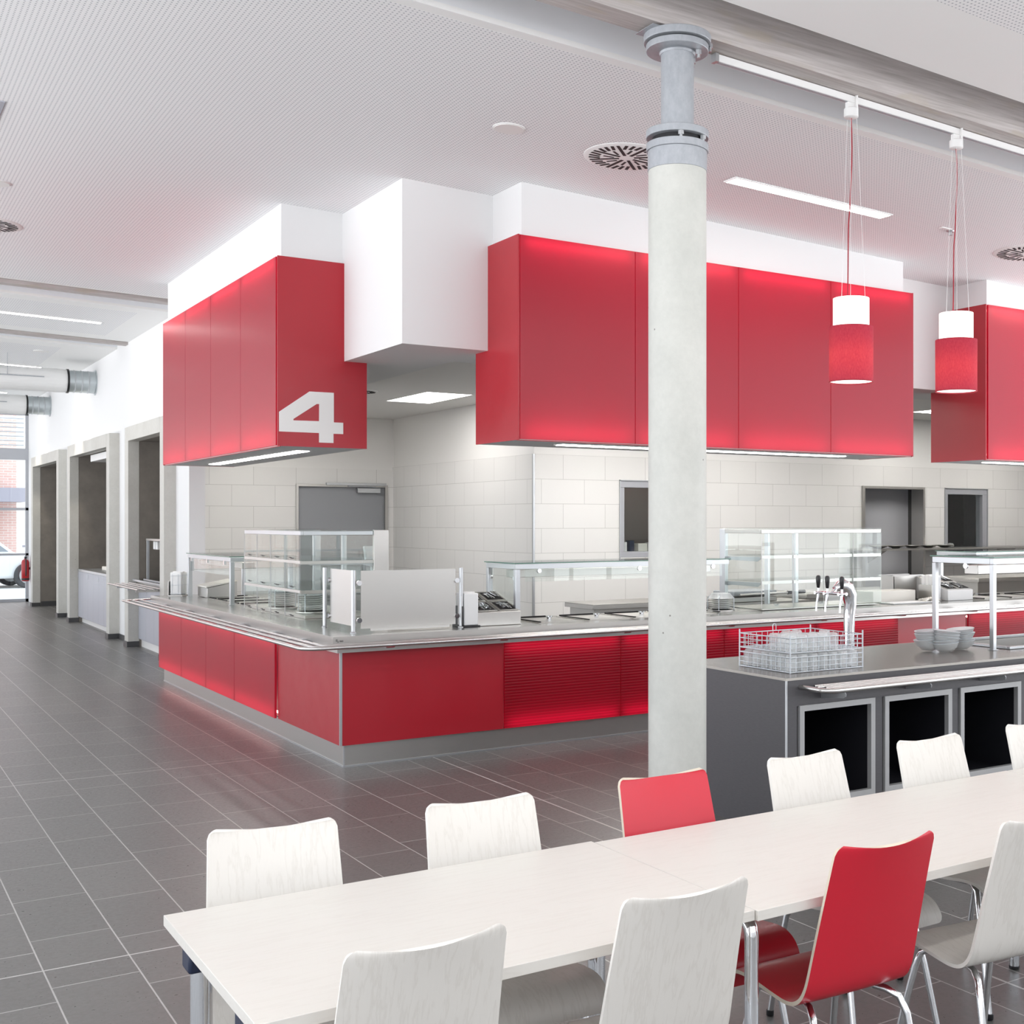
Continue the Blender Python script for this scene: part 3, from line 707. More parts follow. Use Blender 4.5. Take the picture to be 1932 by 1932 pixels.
# worktop with upstand edge
MB().prism([(2.79, 8.165), (CX1, 8.165), (CX1, 9.05), (3.72, 9.05), (3.72, 13.95), (2.79, 13.95)], 'z', CT - .04, CT).build('worktop', 'steeltop', t, .004)
MB().prism([(2.785, 8.16), (CX1, 8.16), (CX1, 8.166), (2.791, 8.166), (2.791, 13.95), (2.785, 13.95)], 'z', CT - .055, CT + .006).build('front_edge', 'steel', t)
MB().box(2.83, CX1, 8.20, 8.235, .80, .872).box(2.83, 2.865, 8.235, 13.9, .80, .872).build('apron', 'plinth', t)
# body core behind the panels
MB().box(2.99, CX1, 8.42, 9.0, .155, .87).box(2.99, 3.66, 9.0, 13.86, .155, .87).build('carcass', 'signback', t)
MB().box(2.90, CX1, 8.27, 8.42, .15, .158).box(2.90, 2.99, 8.42, 13.86, .15, .158).build('carcass_floor', 'signback', t)
ZA, ZC = .157, .812
MB().box(2.86, 2.872, 8.24, 9.655, ZA, ZC).build('red_panel', 'red', t)
MB().box(2.872, 4.100, 8.23, 8.242, ZA, ZC).build('red_panel', 'red', t)
MB().box(8.186, 9.11, 8.23, 8.242, ZA, ZC).build('red_panel', 'red', t)
MB().box(2.858, 2.874, 8.228, 8.244, ZA, ZC + .01).build('corner_trim', 'alu', t)
MB().box(2.872, 3.0, 9.640, 9.655, ZA, ZC).box(4.088, 4.10, 8.242, 8.42, ZA, ZC).box(8.186, 8.198, 8.242, 8.42, ZA, ZC).box(9.10, 9.112, 8.242, 8.42, ZA, ZC).build('return_panel', 'red', t)
MB().box(2.86, 2.99, 13.83, 13.86, ZA, ZC).build('end_panel', 'red', t)
def glow(x0, x1, y0, y1, mt):
    mb = MB()
    if x0 == x1: P = [(x0, y0), (x0, y1)]; d = (.016, 0)
    else: P = [(x0, y0), (x1, y0)]; d = (0, .016)
    f = [(P[0][0], P[0][1], ZA + .002), (P[1][0], P[1][1], ZA + .002), (P[1][0], P[1][1], ZC), (P[0][0], P[0][1], ZC)]
    A = [mb.bm.verts.new(q) for q in f]; B = [mb.bm.verts.new((q[0] + d[0], q[1] + d[1], q[2])) for q in f]
    mb.face(A)
    for i in range(4): mb.face([A[i], A[(i + 1) % 4], B[(i + 1) % 4], B[i]])
    mb.build('glow_panel', mt, t)
    mb = MB()
    for z in (ZA + .035, ZC - .045):
        if x0 == x1: mb.rod((x0 + .055, y0 + .03, z), (x0 + .055, y1 - .03, z), .010, 8)
        else: mb.rod((x0 + .03, y0 + .055, z), (x1 - .03, y0 + .055, z), .010, 8)
    mb.build('light_tube', 'tube2', t)
ys = [9.66, 10.855, 11.837, 12.809, 13.83]
ys = [9.80, 10.855, 11.837, 12.809, 13.83]
glow(2.84, 2.84, 9.68, 10.85, 'redglow')
for k in range(1, 4): glow(2.84, 2.84, ys[k] + .004, ys[k + 1] - .003, 'redglow')
xs = [4.106, 5.125, 6.149, 7.17, 8.186]
for k in range(4): glow(xs[k] + (.0 if k == 0 else .004), xs[k + 1] - .003, 8.222, 8.222, 'redribs')
xs = [9.14, 10.16, 11.18, 12.2, 13.2]
for k in range(4): glow(xs[k] + .003, xs[k + 1] - .003, 8.222, 8.222, 'redribs')
# tray rails: three bent tubes round the corner and their brackets
for k, (o_, rr) in enumerate(((.29, .13), (.205, .09), (.12, .05))):
    x, y = 2.79 - o_, 8.165 - o_
    pts = [(x, 13.90, .872), (x, y + rr, .872)] + arc((x + rr, y + rr), rr, 180, 270, 8, 'xy', .872)[1:] + [(CX1, y, .872)]
    MB().tube(pts, .0128 if k == 0 else .0102, 12).build('tray_rail', 'railsteel', t)
MB().tube([(2.50, 13.90, .872), (2.56, 13.905, .874), (2.80, 13.93, .880)], .010, 10).build('end_rail', 'railsteel', t)
def bracket_y(y):
    MB().prism([(2.53, .858), (2.55, .846), (2.84, .836), (2.84, .862), (2.53, .862)], 'y', y - .03, y + .03).build('bracket', 'alu', t)
def bracket_x(x):
    MB().prism([(7.905, .858), (7.925, .846), (8.22, .836), (8.22, .862), (7.905, .862)], 'x', x - .03, x + .03).build('bracket', 'alu', t)
for y in (8.75, 9.45, 10.35, 11.3, 12.25, 13.2): bracket_y(y)
for x in (3.1, 3.95, 5.0, 6.0, 7.0, 7.95, 8.9, 9.9, 10.9, 11.9): bracket_x(x)
# maker's mark on the steel edge
mb = MB(); yy = 8.1592
mb.box(2.806, 2.809, yy - .0006, yy, .883, .899).box(2.806, 2.818, yy - .0006, yy, .896, .899).box(2.812, 2.818, yy - .0006, yy, .885, .8915)
mb.prism([(2.822, .878), (2.826, .881), (2.826, .889), (2.8235, .889), (2.8235, .883), (2.814, .8795), (2.814, .877)], 'y', yy - .0006, yy)
mb.build('maker_mark', 'black', t)
tc = bpy.data.curves.new('maker_lettering', 'FONT'); tc.body = 'B&S'; tc.size = .0155; tc.extrude = .0004; tc.offset = .0003
tmp = bpy.data.objects.new('tmp', tc); COL.objects.link(tmp); dg = bpy.context.evaluated_depsgraph_get(); me = bpy.data.meshes.new_from_object(tmp.evaluated_get(dg)); bpy.data.objects.remove(tmp)
off = OFF[t.name]
for v_ in me.vertices:
    x, z, y = v_.co; v_.co = (x + 2.832 - off[0], yy - y - off[1], z + .8805 - off[2])
me.materials.append(M['black']); n4 = bpy.data.objects.new('maker_lettering', me); COL.objects.link(n4); n4.parent = t

# food wells let into the worktop (dark recessed trays with rims): parts of the counter
def well(x0, x1, y0, y1, lid=None):
    w = MB().box(x0, x1, y0, y1, CT + .0005, CT + .004)
    w = w.build('well_rim', 'steel', ctr, .001)
    m2 = MB(); z = CT + .0045; i = .022
    # shallow pan shown by its sloping inner walls above a dark floor
    x0 += i; x1 -= i; y0 += i; y1 -= i
    m2.box(x0, x1, y0, y1, z - .0002, z + .0002).build('pan_floor', 'plinth', w)
    m3 = MB().box(x0, x1, y1 - .012, y1, z, z + .012).box(x0, x0 + .01, y0, y1, z, z + .008)
    m3.build('pan_wall', 'darkgap', w)
    if lid: MB().lathe([(.018, 0), (.018, .022), (.03, .026), (.03, .036), (.0005, .038)], ((x0 + x1) / 2, y0 + .18, z), 14).build('lid_knob', 'chrome', w)
for k in range(4): well(4.50 + k * .44, 4.90 + k * .44, 8.42, 8.95, True)
well(6.30, 6.78, 8.50, 8.95); well(6.86, 7.36, 8.50, 8.95, True); well(7.40, 7.9, 8.50, 8.95, True)
for k in range(5): well(9.6 + k * .42, 9.98 + k * .42, 8.42, 8.92)
for k in range(4): well(3.17, 3.62, 11.62 + k * .42, 12.0 + k * .42)

# ------------------------------------------------------------------ glass display cabinets
def cabinet_left():
    t = thing('glass_display', 'three-tier glass display cabinet on the left counter arm', 'display cabinet', (3.42, 10.7, CT + .001))
    x0, x1, y0, y1, zt = 3.09, 3.74, 9.85, 11.48, 1.625
    MB().box(x0, x1, y0, y1, zt, zt + .010).build('top_pane', 'glass', t)
    MB().box(x0 + .004, x0 + .03, y0, y1, zt - .035, zt).box(x0 + .03, x1, y0, y0 + .03, zt - .035, zt).box(x0 + .03, x1, y1 - .03, y1, zt - .035, zt).build('top_frame', 'alu', t, .003)
    MB().box(x1 - .03, x1 + .10, y0 - .005, y0 + .03, CT + .002, zt + .008).build('post', 'steel', t, .003)
    MB().box(x1 - .02, x1 + .05, y1 - .035, y1, CT + .002, zt).build('post', 'alu', t, .003)
    MB().box(x1 - .02, x1 + .02, (y0 + y1) / 2 - .02, (y0 + y1) / 2 + .02, CT + .002, zt).build('post', 'alu', t, .003)
    n = 4; w = (y1 - y0) / n
    for row, (za, zb) in enumerate(((.915, 1.125), (1.15, 1.365), (1.385, 1.592))):
        for k in range(n):
            f = MB().box(x0, x0 + .006, y0 + k * w + .003, y0 + (k + 1) * w - .003, za, zb).build('front_flap', 'glass', t)
            MB().box(x0 - .012, x0 + .0, y0 + (k + .5) * w - .045, y0 + (k + .5) * w + .0, za + .014, za + .020).box(x0 - .010, x0, y0 + (k + .5) * w + .01, y0 + (k + .5) * w + .05, za + .020, za + .025).build('flap_clip', 'black', f)
            MB().box(x0 - .0006, x0 + .0066, y0 + (k + 1) * w - .005, y0 + (k + 1) * w - .003, za, zb).build('pane_edge', 'cordwhite', f)
    for z in (1.137, 1.375):
        s_ = MB().box(x0 + .01, x1 - .03, y0 + .01, y1 - .01, z, z + .008).build('shelf', 'glass', t)
        MB().box(x0 + .002, x0 + .016, y0, y1, z - .014, z + .008).box(x0 + .01, x1 - .02, y0 + .005, y0 + .016, z - .02, z + .006).build('shelf_rail', 'steel', s_)
        MB().prism([(x1, z - .01), (x1, z - .12), (x1 - .04, z - .05), (x1 - .12, z - .03), (x0 + .1, z - .03), (x0 + .03, z - .005), (x0 + .1, z - .003)], 'y', y0 + .03, y0 + .036).build('shelf_bracket', 'alu', s_)
    MB().box(x0 + .01, x1, y0, y0 + .006, CT + .01, zt).build('side_pane', 'glass', t)
    MB().box(x0 + .01, x1, y1 - .006, y1, CT + .01, zt).build('side_pane', 'glass', t)
    MB().box(x1 - .01, x1 - .004, y0 + .05, y1 - .05, CT + .03, zt - .02).build('rear_door', 'glass', t)
    MB().box(x0 + .05, x1 - .03, y0 + .03, y1 - .03, CT + .0005, CT + .028).build('base_tray', 'steel', t, .003)
cabinet_left()
def cabinet_right():
    t = thing('glass_display', 'three-tier glass display cabinet right of the column', 'display cabinet', (7.4, 8.75, CT + .001))
    x0, x1, y0, y1, zt = 6.72, 8.17, 8.43, 9.02, 1.632
    MB().box(x0, x1, y0, y1, zt, zt + .010).build('top_pane', 'glass', t)
    MB().box(x0, x1, y0 + .004, y0 + .03, zt - .035, zt).box(x0, x0 + .03, y0 + .03, y1, zt - .035, zt).box(x1 - .012, x1, y0 + .03, y1, zt - .012, zt).build('top_frame', 'steel', t, .003)
    MB().box(x0 - .005, x0 + .035, y1 - .05, y1 + .03, CT + .002, zt + .004).build('post', 'alu', t, .003)
    MB().box(7.56, 7.60, y1 - .05, y1, CT + .002, zt).build('post', 'alu', t, .003)
    MB().box(x0 + .5, x0 + .53, y1 - .05, y1, CT + .002, zt).build('post', 'alu', t, .003)
    n = 4; w = (x1 - x0) / n
    for k in range(n):
        f = MB().box(x0 + k * w + .003, x0 + (k + 1) * w - .003, y0, y0 + .006, CT + .012, zt - .035).build('front_flap', 'glass', t)
        MB().box(x0 + k * w + .001, x0 + k * w + .003, y0 - .0006, y0 + .0066, CT + .012, zt - .035).build('pane_edge', 'cordwhite', f)
    for z in (1.165, 1.392):
        s_ = MB().box(x0 + .01, x1 - .01, y0 + .012, y1 - .04, z, z + .008).build('shelf', 'glass', t)
        MB().box(x0, x1, y0 + .008, y0 + .02, z - .018, z + .010).build('shelf_rail', 'steel', s_)
        MB().prism([(y1, z - .01), (y1, z - .12), (y1 - .04, z - .05), (y1 - .12, z - .04), (y0 + .1, z - .045), (y0 + .03, z - .01), (y0 + .1, z - .005)], 'x', x0 + .03, x0 + .036).build('shelf_bracket', 'alu', s_)
        for k in range(3): MB().box(x0 + .42 + k * .44, x0 + .47 + k * .44, y0 + .002, y0 + .014, z + .008, z + .013).build('flap_clip', 'alu', s_)
    MB().box(x1 - .006, x1, y0 + .01, y1, CT + .01, zt).box(x1 - .0062, x1 + .0004, y0 - .001, y0 + .004, CT + .01, zt).build('side_pane', 'glass', t)
    MB().box(x0, x0 + .006, y0 + .01, y1, CT + .01, zt).build('side_pane', 'glass', t)
    MB().box(x0 + .03, x1 - .03, y0 + .03, y1 - .06, CT + .005, CT + .018).build('base_tray', 'steel', t, .003)
cabinet_right()

# ------------------------------------------------------------------ glass guards
def guard(label, x0, x1, y0, y1, zt, posts, light=True, zbase=CT, nm='sneeze_guard', alongy=False, glassside=True, r=.02, pm='alu'):
    t = thing(nm, label, 'glass guard', ((x0 + x1) / 2, (y0 + y1) / 2, zbase + .001), 'glass guards on steel posts')
    MB().box(x0 - .01, x1 + .01, y0 - .01, y1 + .01, zt, zt + .008).build('top_pane', 'glass', t)
    MB().box(x0 - .0105, x1 + .0105, y0 - .012, y0 - .009, zt, zt + .008).box(x0 - .012, x0 - .0095, y0 - .01, y1 + .01, zt, zt + .008).build('pane_edge', 'glassedge', t)
    h = .042
    MB().box(x0, x1, y0, y0 + .03, zt - h, zt - .002).box(x0, x0 + .03, y0 + .03, y1, zt - h, zt - .002).box(x0 + .03, x1, y1 - .03, y1, zt - h, zt - .002).build('frame_bar', pm, t, .002)
    for (px_, py_) in posts:
        p_ = MB().box(px_ - r, px_ + r, py_ - r, py_ + r, zbase + .003, zt - h).build('post', pm, t, .003)
        MB().box(px_ - r - .008, px_ + r + .008, py_ - r - .008, py_ + r + .008, zbase + .0012, zbase + .006).build('base_plate', pm, p_)
    if light:
        if alongy: MB().box(x0 + .12, x0 + .24, y0 + .05, y1 - .05, zt - .11, zt - h - .012).build('lamp_bar', 'steel', t, .003)
        else: MB().box(x0 + .08, x1 - .05, y0 + .2, y0 + .32, zt - .115, zt - h - .012).build('lamp_bar', 'steel', t, .003)
    return t
g = guard('glass guard on steel posts at the far end of the left counter arm', 3.07, 3.66, 11.87, 13.56, 1.365, [(3.09, 11.89), (3.09, 13.54), (3.64, 11.89), (3.64, 13.54)], alongy=True)
MB().box(3.075, 3.081, 11.93, 13.50, 1.19, 1.32).build('hanging_pane', 'glass', g)
for yy in (12.1, 12.75, 13.4): MB().box(3.068, 3.088, yy - .012, yy + .012, 1.29, 1.335).build('glass_clamp', 'chrome', g)
g = guard('glass guard with heat lamp bar left of the column', 4.32, 6.38, 8.46, 8.98, 1.375, [(4.34, 8.48), (4.34, 8.96), (6.36, 8.96)])
MB().box(4.40, 6.30, 8.452, 8.458, 1.235, 1.335).build('hanging_pane', 'glass', g)
for xx in (4.52, 5.45, 6.2): MB().lathe([(.018, 0), (.018, .012)], (xx, 8.444, 1.318), 16, axis='y').build('glass_clamp', 'chrome', g)
MB().box(4.335, 4.341, 8.53, 8.92, .96, 1.33).build('side_pane', 'glass', g)
for zz in (1.26, 1.0): MB().lathe([(.016, 0), (.016, .02)], (4.33, 8.515, zz), 12, axis='x').lathe([(.016, 0), (.016, .02)], (4.33, 8.93, zz), 12, axis='x').build('glass_clamp', 'chrome', g)
g = guard('glass guard over the counter wells at the right picture edge', 9.52, 12.4, 8.46, 9.0, 1.39, [(9.54, 8.96), (11.0, 8.96)])
g = guard('free-standing glass canopy over the cold well of the drinks island', 6.235, 8.9, 5.395, 5.935, 1.462, [(6.25, 5.41), (6.25, 5.92), (8.88, 5.41), (8.88, 5.92)], zbase=.857, r=.0165)
MB().lathe([(.022, 0), (.022, .01)], (6.62, 5.385, 1.405), 16, axis='y').build('glass_clamp', 'chrome', g)
MB().lathe([(.02, 0), (.02, .01)], (6.228, 5.63, 1.405), 16, axis='x').build('glass_clamp', 'chrome', g)

# steel screen at the counter corner
t = thing('steel_screen', 'L-shaped brushed steel screen on the front corner of the counter', 'screen', (3.03, 8.42, CT + .001))
MB().box(3.045, 3.051, 8.45, 8.98, .955, 1.352).build('side_plate', 'steel', t)
MB().box(3.075, 3.80, 8.417, 8.423, .94, 1.352).build('front_plate', 'steel', t)
for (x, y) in ((3.02, 8.42), (3.02, 9.03), (3.85, 8.43)):
    p_ = MB().lathe([(.0145, CT + .003), (.0145, 1.357)], (x, y, 0), 20).build('post', 'alu', t)
    MB().lathe([(.022, CT + .0012), (.022, CT + .006), (.015, CT + .012)], (x, y, 0), 20).build('post_foot', 'alu', p_)
for (x, y) in ((3.062, 8.412), (3.81, 8.412)):
    for z in (1.265, 1.0): MB().lathe([(.0185, 0), (.0185, .016)], (x, y - .006, z), 18, axis='y').build('clamp', 'chrome', t)
for (x, y) in ((3.04, 9.0),):
    for z in (1.265, 1.0): MB().lathe([(.0165, 0), (.0165, .016)], (x - .008, y - .01, z), 18, axis='x').build('clamp', 'chrome', t)
MB().box(3.15, 3.75, 8.41, 8.43, .922, .940).build('bottom_rail', 'steel', t)

# napkins and cutlery
def napkins(loc, rz, label, cage=False):
    t = thing("napkin_holder", label, "napkin holder", loc, "napkin holders on the counter"); OFF[t.name] = None
    MB().box(-.075, .075, -.09, .09, .001, .012).box(-.075, -.068, -.09, .09, .012, .16).build('stand', 'black' if not cage else 'steel', t, .002)
    OFF.pop(t.name, None)
    for k in range(3):
        m_ = MB().box(-.055 + k * .004, .062, -.083 + k * .056, -.030 + k * .056, .013, .255 + .008 * (k % 2)); m_.build('napkin_stack', 'paper', t, .008)
    if cage:
        mb = MB()
        for z in (.03, .12, .22): mb.tube([(-.06, -.088, z), (.07, -.088, z), (.07, .088, z)], .0016, 5)
        for yy in (-.06, 0, .06): mb.rod((.07, yy, .012), (.07, yy, .235), .0016, 5)
        for xx in (-.03, .03): mb.rod((xx, -.088, .012), (xx, -.088, .235), .0016, 5)
        mb.build('wire_cage', 'greywire', t)
    else: MB().box(-.078, -.074, -.086, -.02, .02, .235).build('side_flap', 'whitepanel', t)
    t.rotation_euler = (0, 0, rz); return t
napkins((3.925, 8.50, CT), -.0, 'white paper napkin stack in a black stand between steel screen and cutlery box')
napkins((3.02, 13.76, CT), -.55, 'napkins in a wire cage at the far end of the left counter arm', True)
napkins((9.03, 8.62, CT), 0, 'napkins in a wire cage beside the farther cutlery box', True)
def cutlery_box(loc, label, mt):
    t = thing('cutlery_box', label, 'cutlery box', loc, 'cutlery boxes on the counter'); OFF[t.name] = None
    # wedge rising to the back
    MB().prism([(-.19, .001), (.25, .001), (.25, .235), (-.19, .105)], 'x', -.18, .185).build('body', mt, t, .004)
    sl = math.atan2(.13, .44)
    for i in range(2):
        for j in range(2):
            cx, cy = -.088 + i * .178, -.085 + j * .21; cz_ = .105 + (cy + .19) * math.tan(sl)
            f = MB().obox((cx, cy, cz_ + .004), (.162, .19, .006), (sl, 0, 0)).build('pan_rim', 'steel', t, .002)
            MB().obox((cx, cy, cz_ + .0078), (.132, .160, .002), (sl, 0, 0)).build('pan_inside', 'darkgap', f)
            mb = MB()
            for k in range(9):
                ox, oy = random.uniform(-.05, .05), random.uniform(-.03, .03); ln = random.uniform(.07, .12)
                mb.obox((cx + ox, cy + oy, cz_ + .012 + random.uniform(0, .008) + oy * math.tan(sl)), (.011, ln, .003), (sl, random.uniform(-.2, .2), random.uniform(-.25, .25)))
                mb.obox((cx + ox, cy + oy + ln * .45, cz_ + .014 + (oy + ln * .45) * math.tan(sl)), (.019, .03, .004), (sl, 0, .1))
            mb.build('cutlery', 'chrome', f)
    return t
cutlery_box((4.165, 8.62, CT), 'stainless cutlery box with four pans left of the first food well', 'steel')
cutlery_box((9.30, 8.66, CT), 'white cutlery box beyond the glass display right of the column', 'whitepanel')
# plate stacks
def plates(loc, n, r, label, dome=True, h=.017, nm='plate_stack'):
    t = thing('plate_dispenser', label, 'plate dispenser', loc, 'plate dispensers let into the counter'); OFF[t.name] = None
    MB().lathe([(r + .02, .001), (r + .02, .012), (r * .8, .014)], (0, 0, 0), 28).build('ring', 'steel', t)
    for k in range(n):
        z = .014 + k * h
        MB().lathe([(r * .55, z), (r * .6, z + .001), (r, z + h * .75), (r, z + h * .85), (r * .6, z + .006), (.0005, z + .006)], (0, 0, 0), 28).build('plate', 'porcelain', t)
    mb = MB()
    zt = .014 + n * h
    for k in range(4):
        a = PI / 4 + k * PI / 2; mb.tube([((r + .012) * math.cos(a), (r + .012) * math.sin(a), .01), ((r + .012) * math.cos(a), (r + .012) * math.sin(a), zt), ((r - .03) * math.cos(a), (r - .03) * math.sin(a), zt + .035)], .004, 6)
    mb.build('guide_rod', 'greywire', t)
    MB().lathe([(r + .008, zt - .005), (r * .8, zt + .04), (.0005, zt + .045)], (0, 0, 0), 28).build('dust_cover', 'tumbler', t)
plates((3.25, 10.85, CT + .03), 8, .115, 'farther white plate stack in the glass display of the left arm')
plates((3.30, 10.18, CT + .03), 8, .115, 'nearer white plate stack in the glass display of the left arm')
plates((6.44, 8.66, CT + .004), 6, .105, 'white plate stack just right of the column')
# sloping steel hot box and pieces behind the left arm
t = thing('hot_box', 'sloping stainless box behind the glass guard of the left arm', 'hot box', (3.30, 13.35, CT + .006)); OFF[t.name] = None
MB().prism([(-.13, 0), (.17, 0), (.17, .16), (-.13, .10)], 'y', -.20, .20).build('body', 'steel', t, .003)
MB().prism([(-.14, .103), (.175, .163), (.175, .175), (-.14, .115)], 'y', -.205, .205).build('paper_liner', 'cream', t)
t = thing('display_scale', 'small grey till display on a stand behind the left glass display', 'till', (4.10, 10.9, CT + .002)); OFF[t.name] = None
MB().obox((0, 0, .50), (.20, .03, .13), (-.2, 0, .3)).build('screen', 'alu2', t, .006)
MB().rod((0, .02, -CT), (0, .02, .45), .018, 10).build('stand', 'alu2', t)
MB().lathe([(.12, -CT - .001), (.12, -CT + .01)], (0, .02, 0), 24).build('foot', 'alu2', t)
# things along the right run
tag(MB().box(8.28, 8.86, 8.66, 8.90, CT + .001, CT + .112).build('serving_tray_pile', 'cream', bevel=.004), 'pale low box right of the glass display on the counter', 'box')
tag(MB().box(8.30, 8.93, 8.40, 8.60, CT + .001, CT + .012).build('cutting_board', 'paper', bevel=.003), 'white cutting board at the counter edge before the napkin cage', 'cutting board')
mb = MB()
for k in range(14): mb.obox((8.86 + random.uniform(-.09, .09), 8.48 + random.uniform(-.04, .04), CT + .02 + random.uniform(0, .012)), (.05, .06, .014), (random.uniform(-.5, .5), random.uniform(-.5, .5), random.uniform(0, 3)))
tag(mb.build('crumpled_cloth', 'cream', bevel=.004), 'crumpled cream cloth beside the white cutting board', 'cloth')
t = thing('steel_bin', 'open grey steel tray rack behind the napkin cage on the right', 'rack', (9.05, 9.0, CT + .002)); OFF[t.name] = None
MB().box(-.25, .15, -.1, -.094, 0, .24).box(-.25, .15, .094, .1, 0, .24).box(-.25, -.244, -.1, .1, 0, .24).box(.144, .15, -.1, .1, 0, .24).box(-.25, .15, -.1, .1, 0, .006).build('body', 'steel', t)
MB().box(-.26, .16, -.11, -.09, .235, .248).box(-.26, .16, .09, .11, .235, .248).build('rim', 'whitepanel', t)
# contact grill and worktables behind the counter
def worktable(x0, x1, y0, y1, zt, label):
    t = thing('worktable', label, 'worktable', ((x0 + x1) / 2, (y0 + y1) / 2, 0), 'steel worktables in the kitchen')
    MB().box(x0, x1, y0, y1, zt - .012, zt).box(x0, x1, y0, y0 + .012, zt - .05, zt - .012).box(x0, x0 + .012, y0 + .012, y1, zt - .05, zt - .012).build('top', 'steel', t, .002)
    MB().box(x0 + .04, x1 - .04, y0 + .05, y1 - .04, zt - .18, zt - .05).build('apron', 'plinth', t)
    for (x, y) in ((x0 + .05, y0 + .06), (x1 - .05, y0 + .06), (x0 + .05, y1 - .06), (x1 - .05, y1 - .06)): MB().box(x - .02, x + .02, y - .02, y + .02, 0, zt - .18).build('leg', 'alu', t)
    MB().box(x0 + .04, x1 - .04, y0 + .05, y1 - .05, .2, .22).build('shelf', 'steel', t)
worktable(6.02, 8.4, 10.16, 10.72, .90, 'steel worktable behind the counter left of the column')
worktable(8.5, 10.2, 9.9, 10.6, .93, 'steel worktable behind the glass display right of the column')
worktable(11.3, 14.5, 10.0, 10.7, 1.02, 'dark-fronted steel worktable behind the counter at the right')
t = thing('contact_grill', 'dark contact grill with a black handle seen through the right glass display', 'grill', (7.75, 9.75, .90)); OFF[t.name] = None
MB().box(-.45, .1, -.15, .2, .001, .05).build('lower_plate', 'plinth', t, .006)
MB().box(-.45, .1, -.15, .2, .06, .11).build('upper_plate', 'greysteel', t, .01)
MB().rod((-.40, -.18, .075), (.36, -.20, .085), .012, 10).build('handle_bar', 'steel', t)
MB().rod((.20, -.197, .083), (.42, -.202, .087), .02, 12).build('grip', 'black', t)
tag(MB().box(7.2, 8.25, 9.55, 10.02, .86, .898).box(7.24, 7.28, 9.6, 9.64, 0, .86).box(8.17, 8.21, 9.6, 9.64, 0, .86).box(7.24, 7.28, 9.94, 9.98, 0, .86).box(8.17, 8.21, 9.94, 9.98, 0, .86).build('grill_table', 'steel'), 'narrow steel stand carrying the contact grill', 'stand')
for k, (x, z, w_, h_, mt, lb) in enumerate(((8.30, 1.32, .10, .12, 'paper', 'small white box on the sill of the left hatch'), (8.44, 1.32, .07, .14, 'blueblack', 'dark blue box on the sill of the left hatch'), (8.57, 1.32, .14, .10, 'cream', 'cream carton on the sill of the left hatch'), (8.74, 1.32, .12, .11, 'whitepanel', 'white carton beside the red bottle in the left hatch'))):
    tag(MB().box(x, x + w_, 13.32, 13.42, z - .001, z + h_).build('carton', mt, bevel=.004), lb, 'box')
tag(MB().lathe([(.055, 1.319), (.05, 1.36), (.03, 1.50), (.012, 1.53), (.010, 2.05)], (8.99, 13.38, 0), 20).build('squeeze_bottle', 'redplastic'), 'red cone-shaped bottle with a tall stem in the left hatch', 'bottle')
struct('trim_8', MB().box(8.2, 9.1, 13.24, 13.46, 1.29, 1.319).box(14.0, 15.0, 13.24, 13.46, 1.27, 1.305), 'whitepanel')
tag(MB().box(9.4, 10.5, 15.30, 15.38, 0, 2.2).box(10.3, 10.38, 15.28, 15.3, 1.9, 1.93).build('tall_cupboard', pbr('warm_grey_cupboard', (.42, .38, .35), .5)), 'tall warm grey cupboard in the room behind the left hatch', 'cupboard')
tag(MB().box(14.9, 16.0, 15.2, 15.39, 1.5, 1.54).box(14.9, 16.0, 15.2, 15.39, 1.9, 1.93).box(14.88, 14.92, 15.2, 15.39, 1.4, 2.3).build('wall_shelf', 'wood_brown'), 'brown shelf in the dark room behind the right hatch', 'shelf')
tag(MB().lathe([(.0005, 1.306), (.06, 1.31), (.07, 1.33), (.05, 1.36), (.0005, 1.37)], (14.45, 13.38, 0), 16).build('bowl', 'porcelain'), 'small white bowl on the sill of the right hatch', 'bowl')
tag(MB().box(7.98, 8.03, 13.075, 13.098, 1.0, 1.16).build('light_switch', 'paper', bevel=.003), 'white switch plate on the tiled wall', 'switch') if False else None
t = thing('wall_shelf', 'steel wall shelf with plates above the right kitchen worktable', 'shelf', (13.6, 12.8, 1.30)); OFF[t.name] = None
MB().box(-1.6, 2.4, -.2, .28, -.012, .012).build('board', 'steel', t)
for xx in (-1.2, 1.6): MB().prism([(.28, -.012), (.28, -.2), (-.1, -.012)], 'x', xx, xx + .02).build('bracket', 'steel', t)
for k in range(5): tag(MB().lathe([(.05, 1.313), (.14, 1.35), (.14, 1.358), (.05, 1.322), (.0005, 1.322)], (12.4 + k * .34, 12.85, 0), 24).build('steel_dish', 'steel'), ['leftmost', 'second', 'middle', 'fourth', 'rightmost'][k] + ' steel dish on the kitchen wall shelf', 'dish', 'steel dishes on the wall shelf')
tag(MB().obox((10.62, 8.66, CT + .03), (.06, .12, .03), (.1, 0, .5)).build('tongs_handle', 'blueplastic', bevel=.006), 'blue plastic grip on a food well near the right edge', 'utensil')

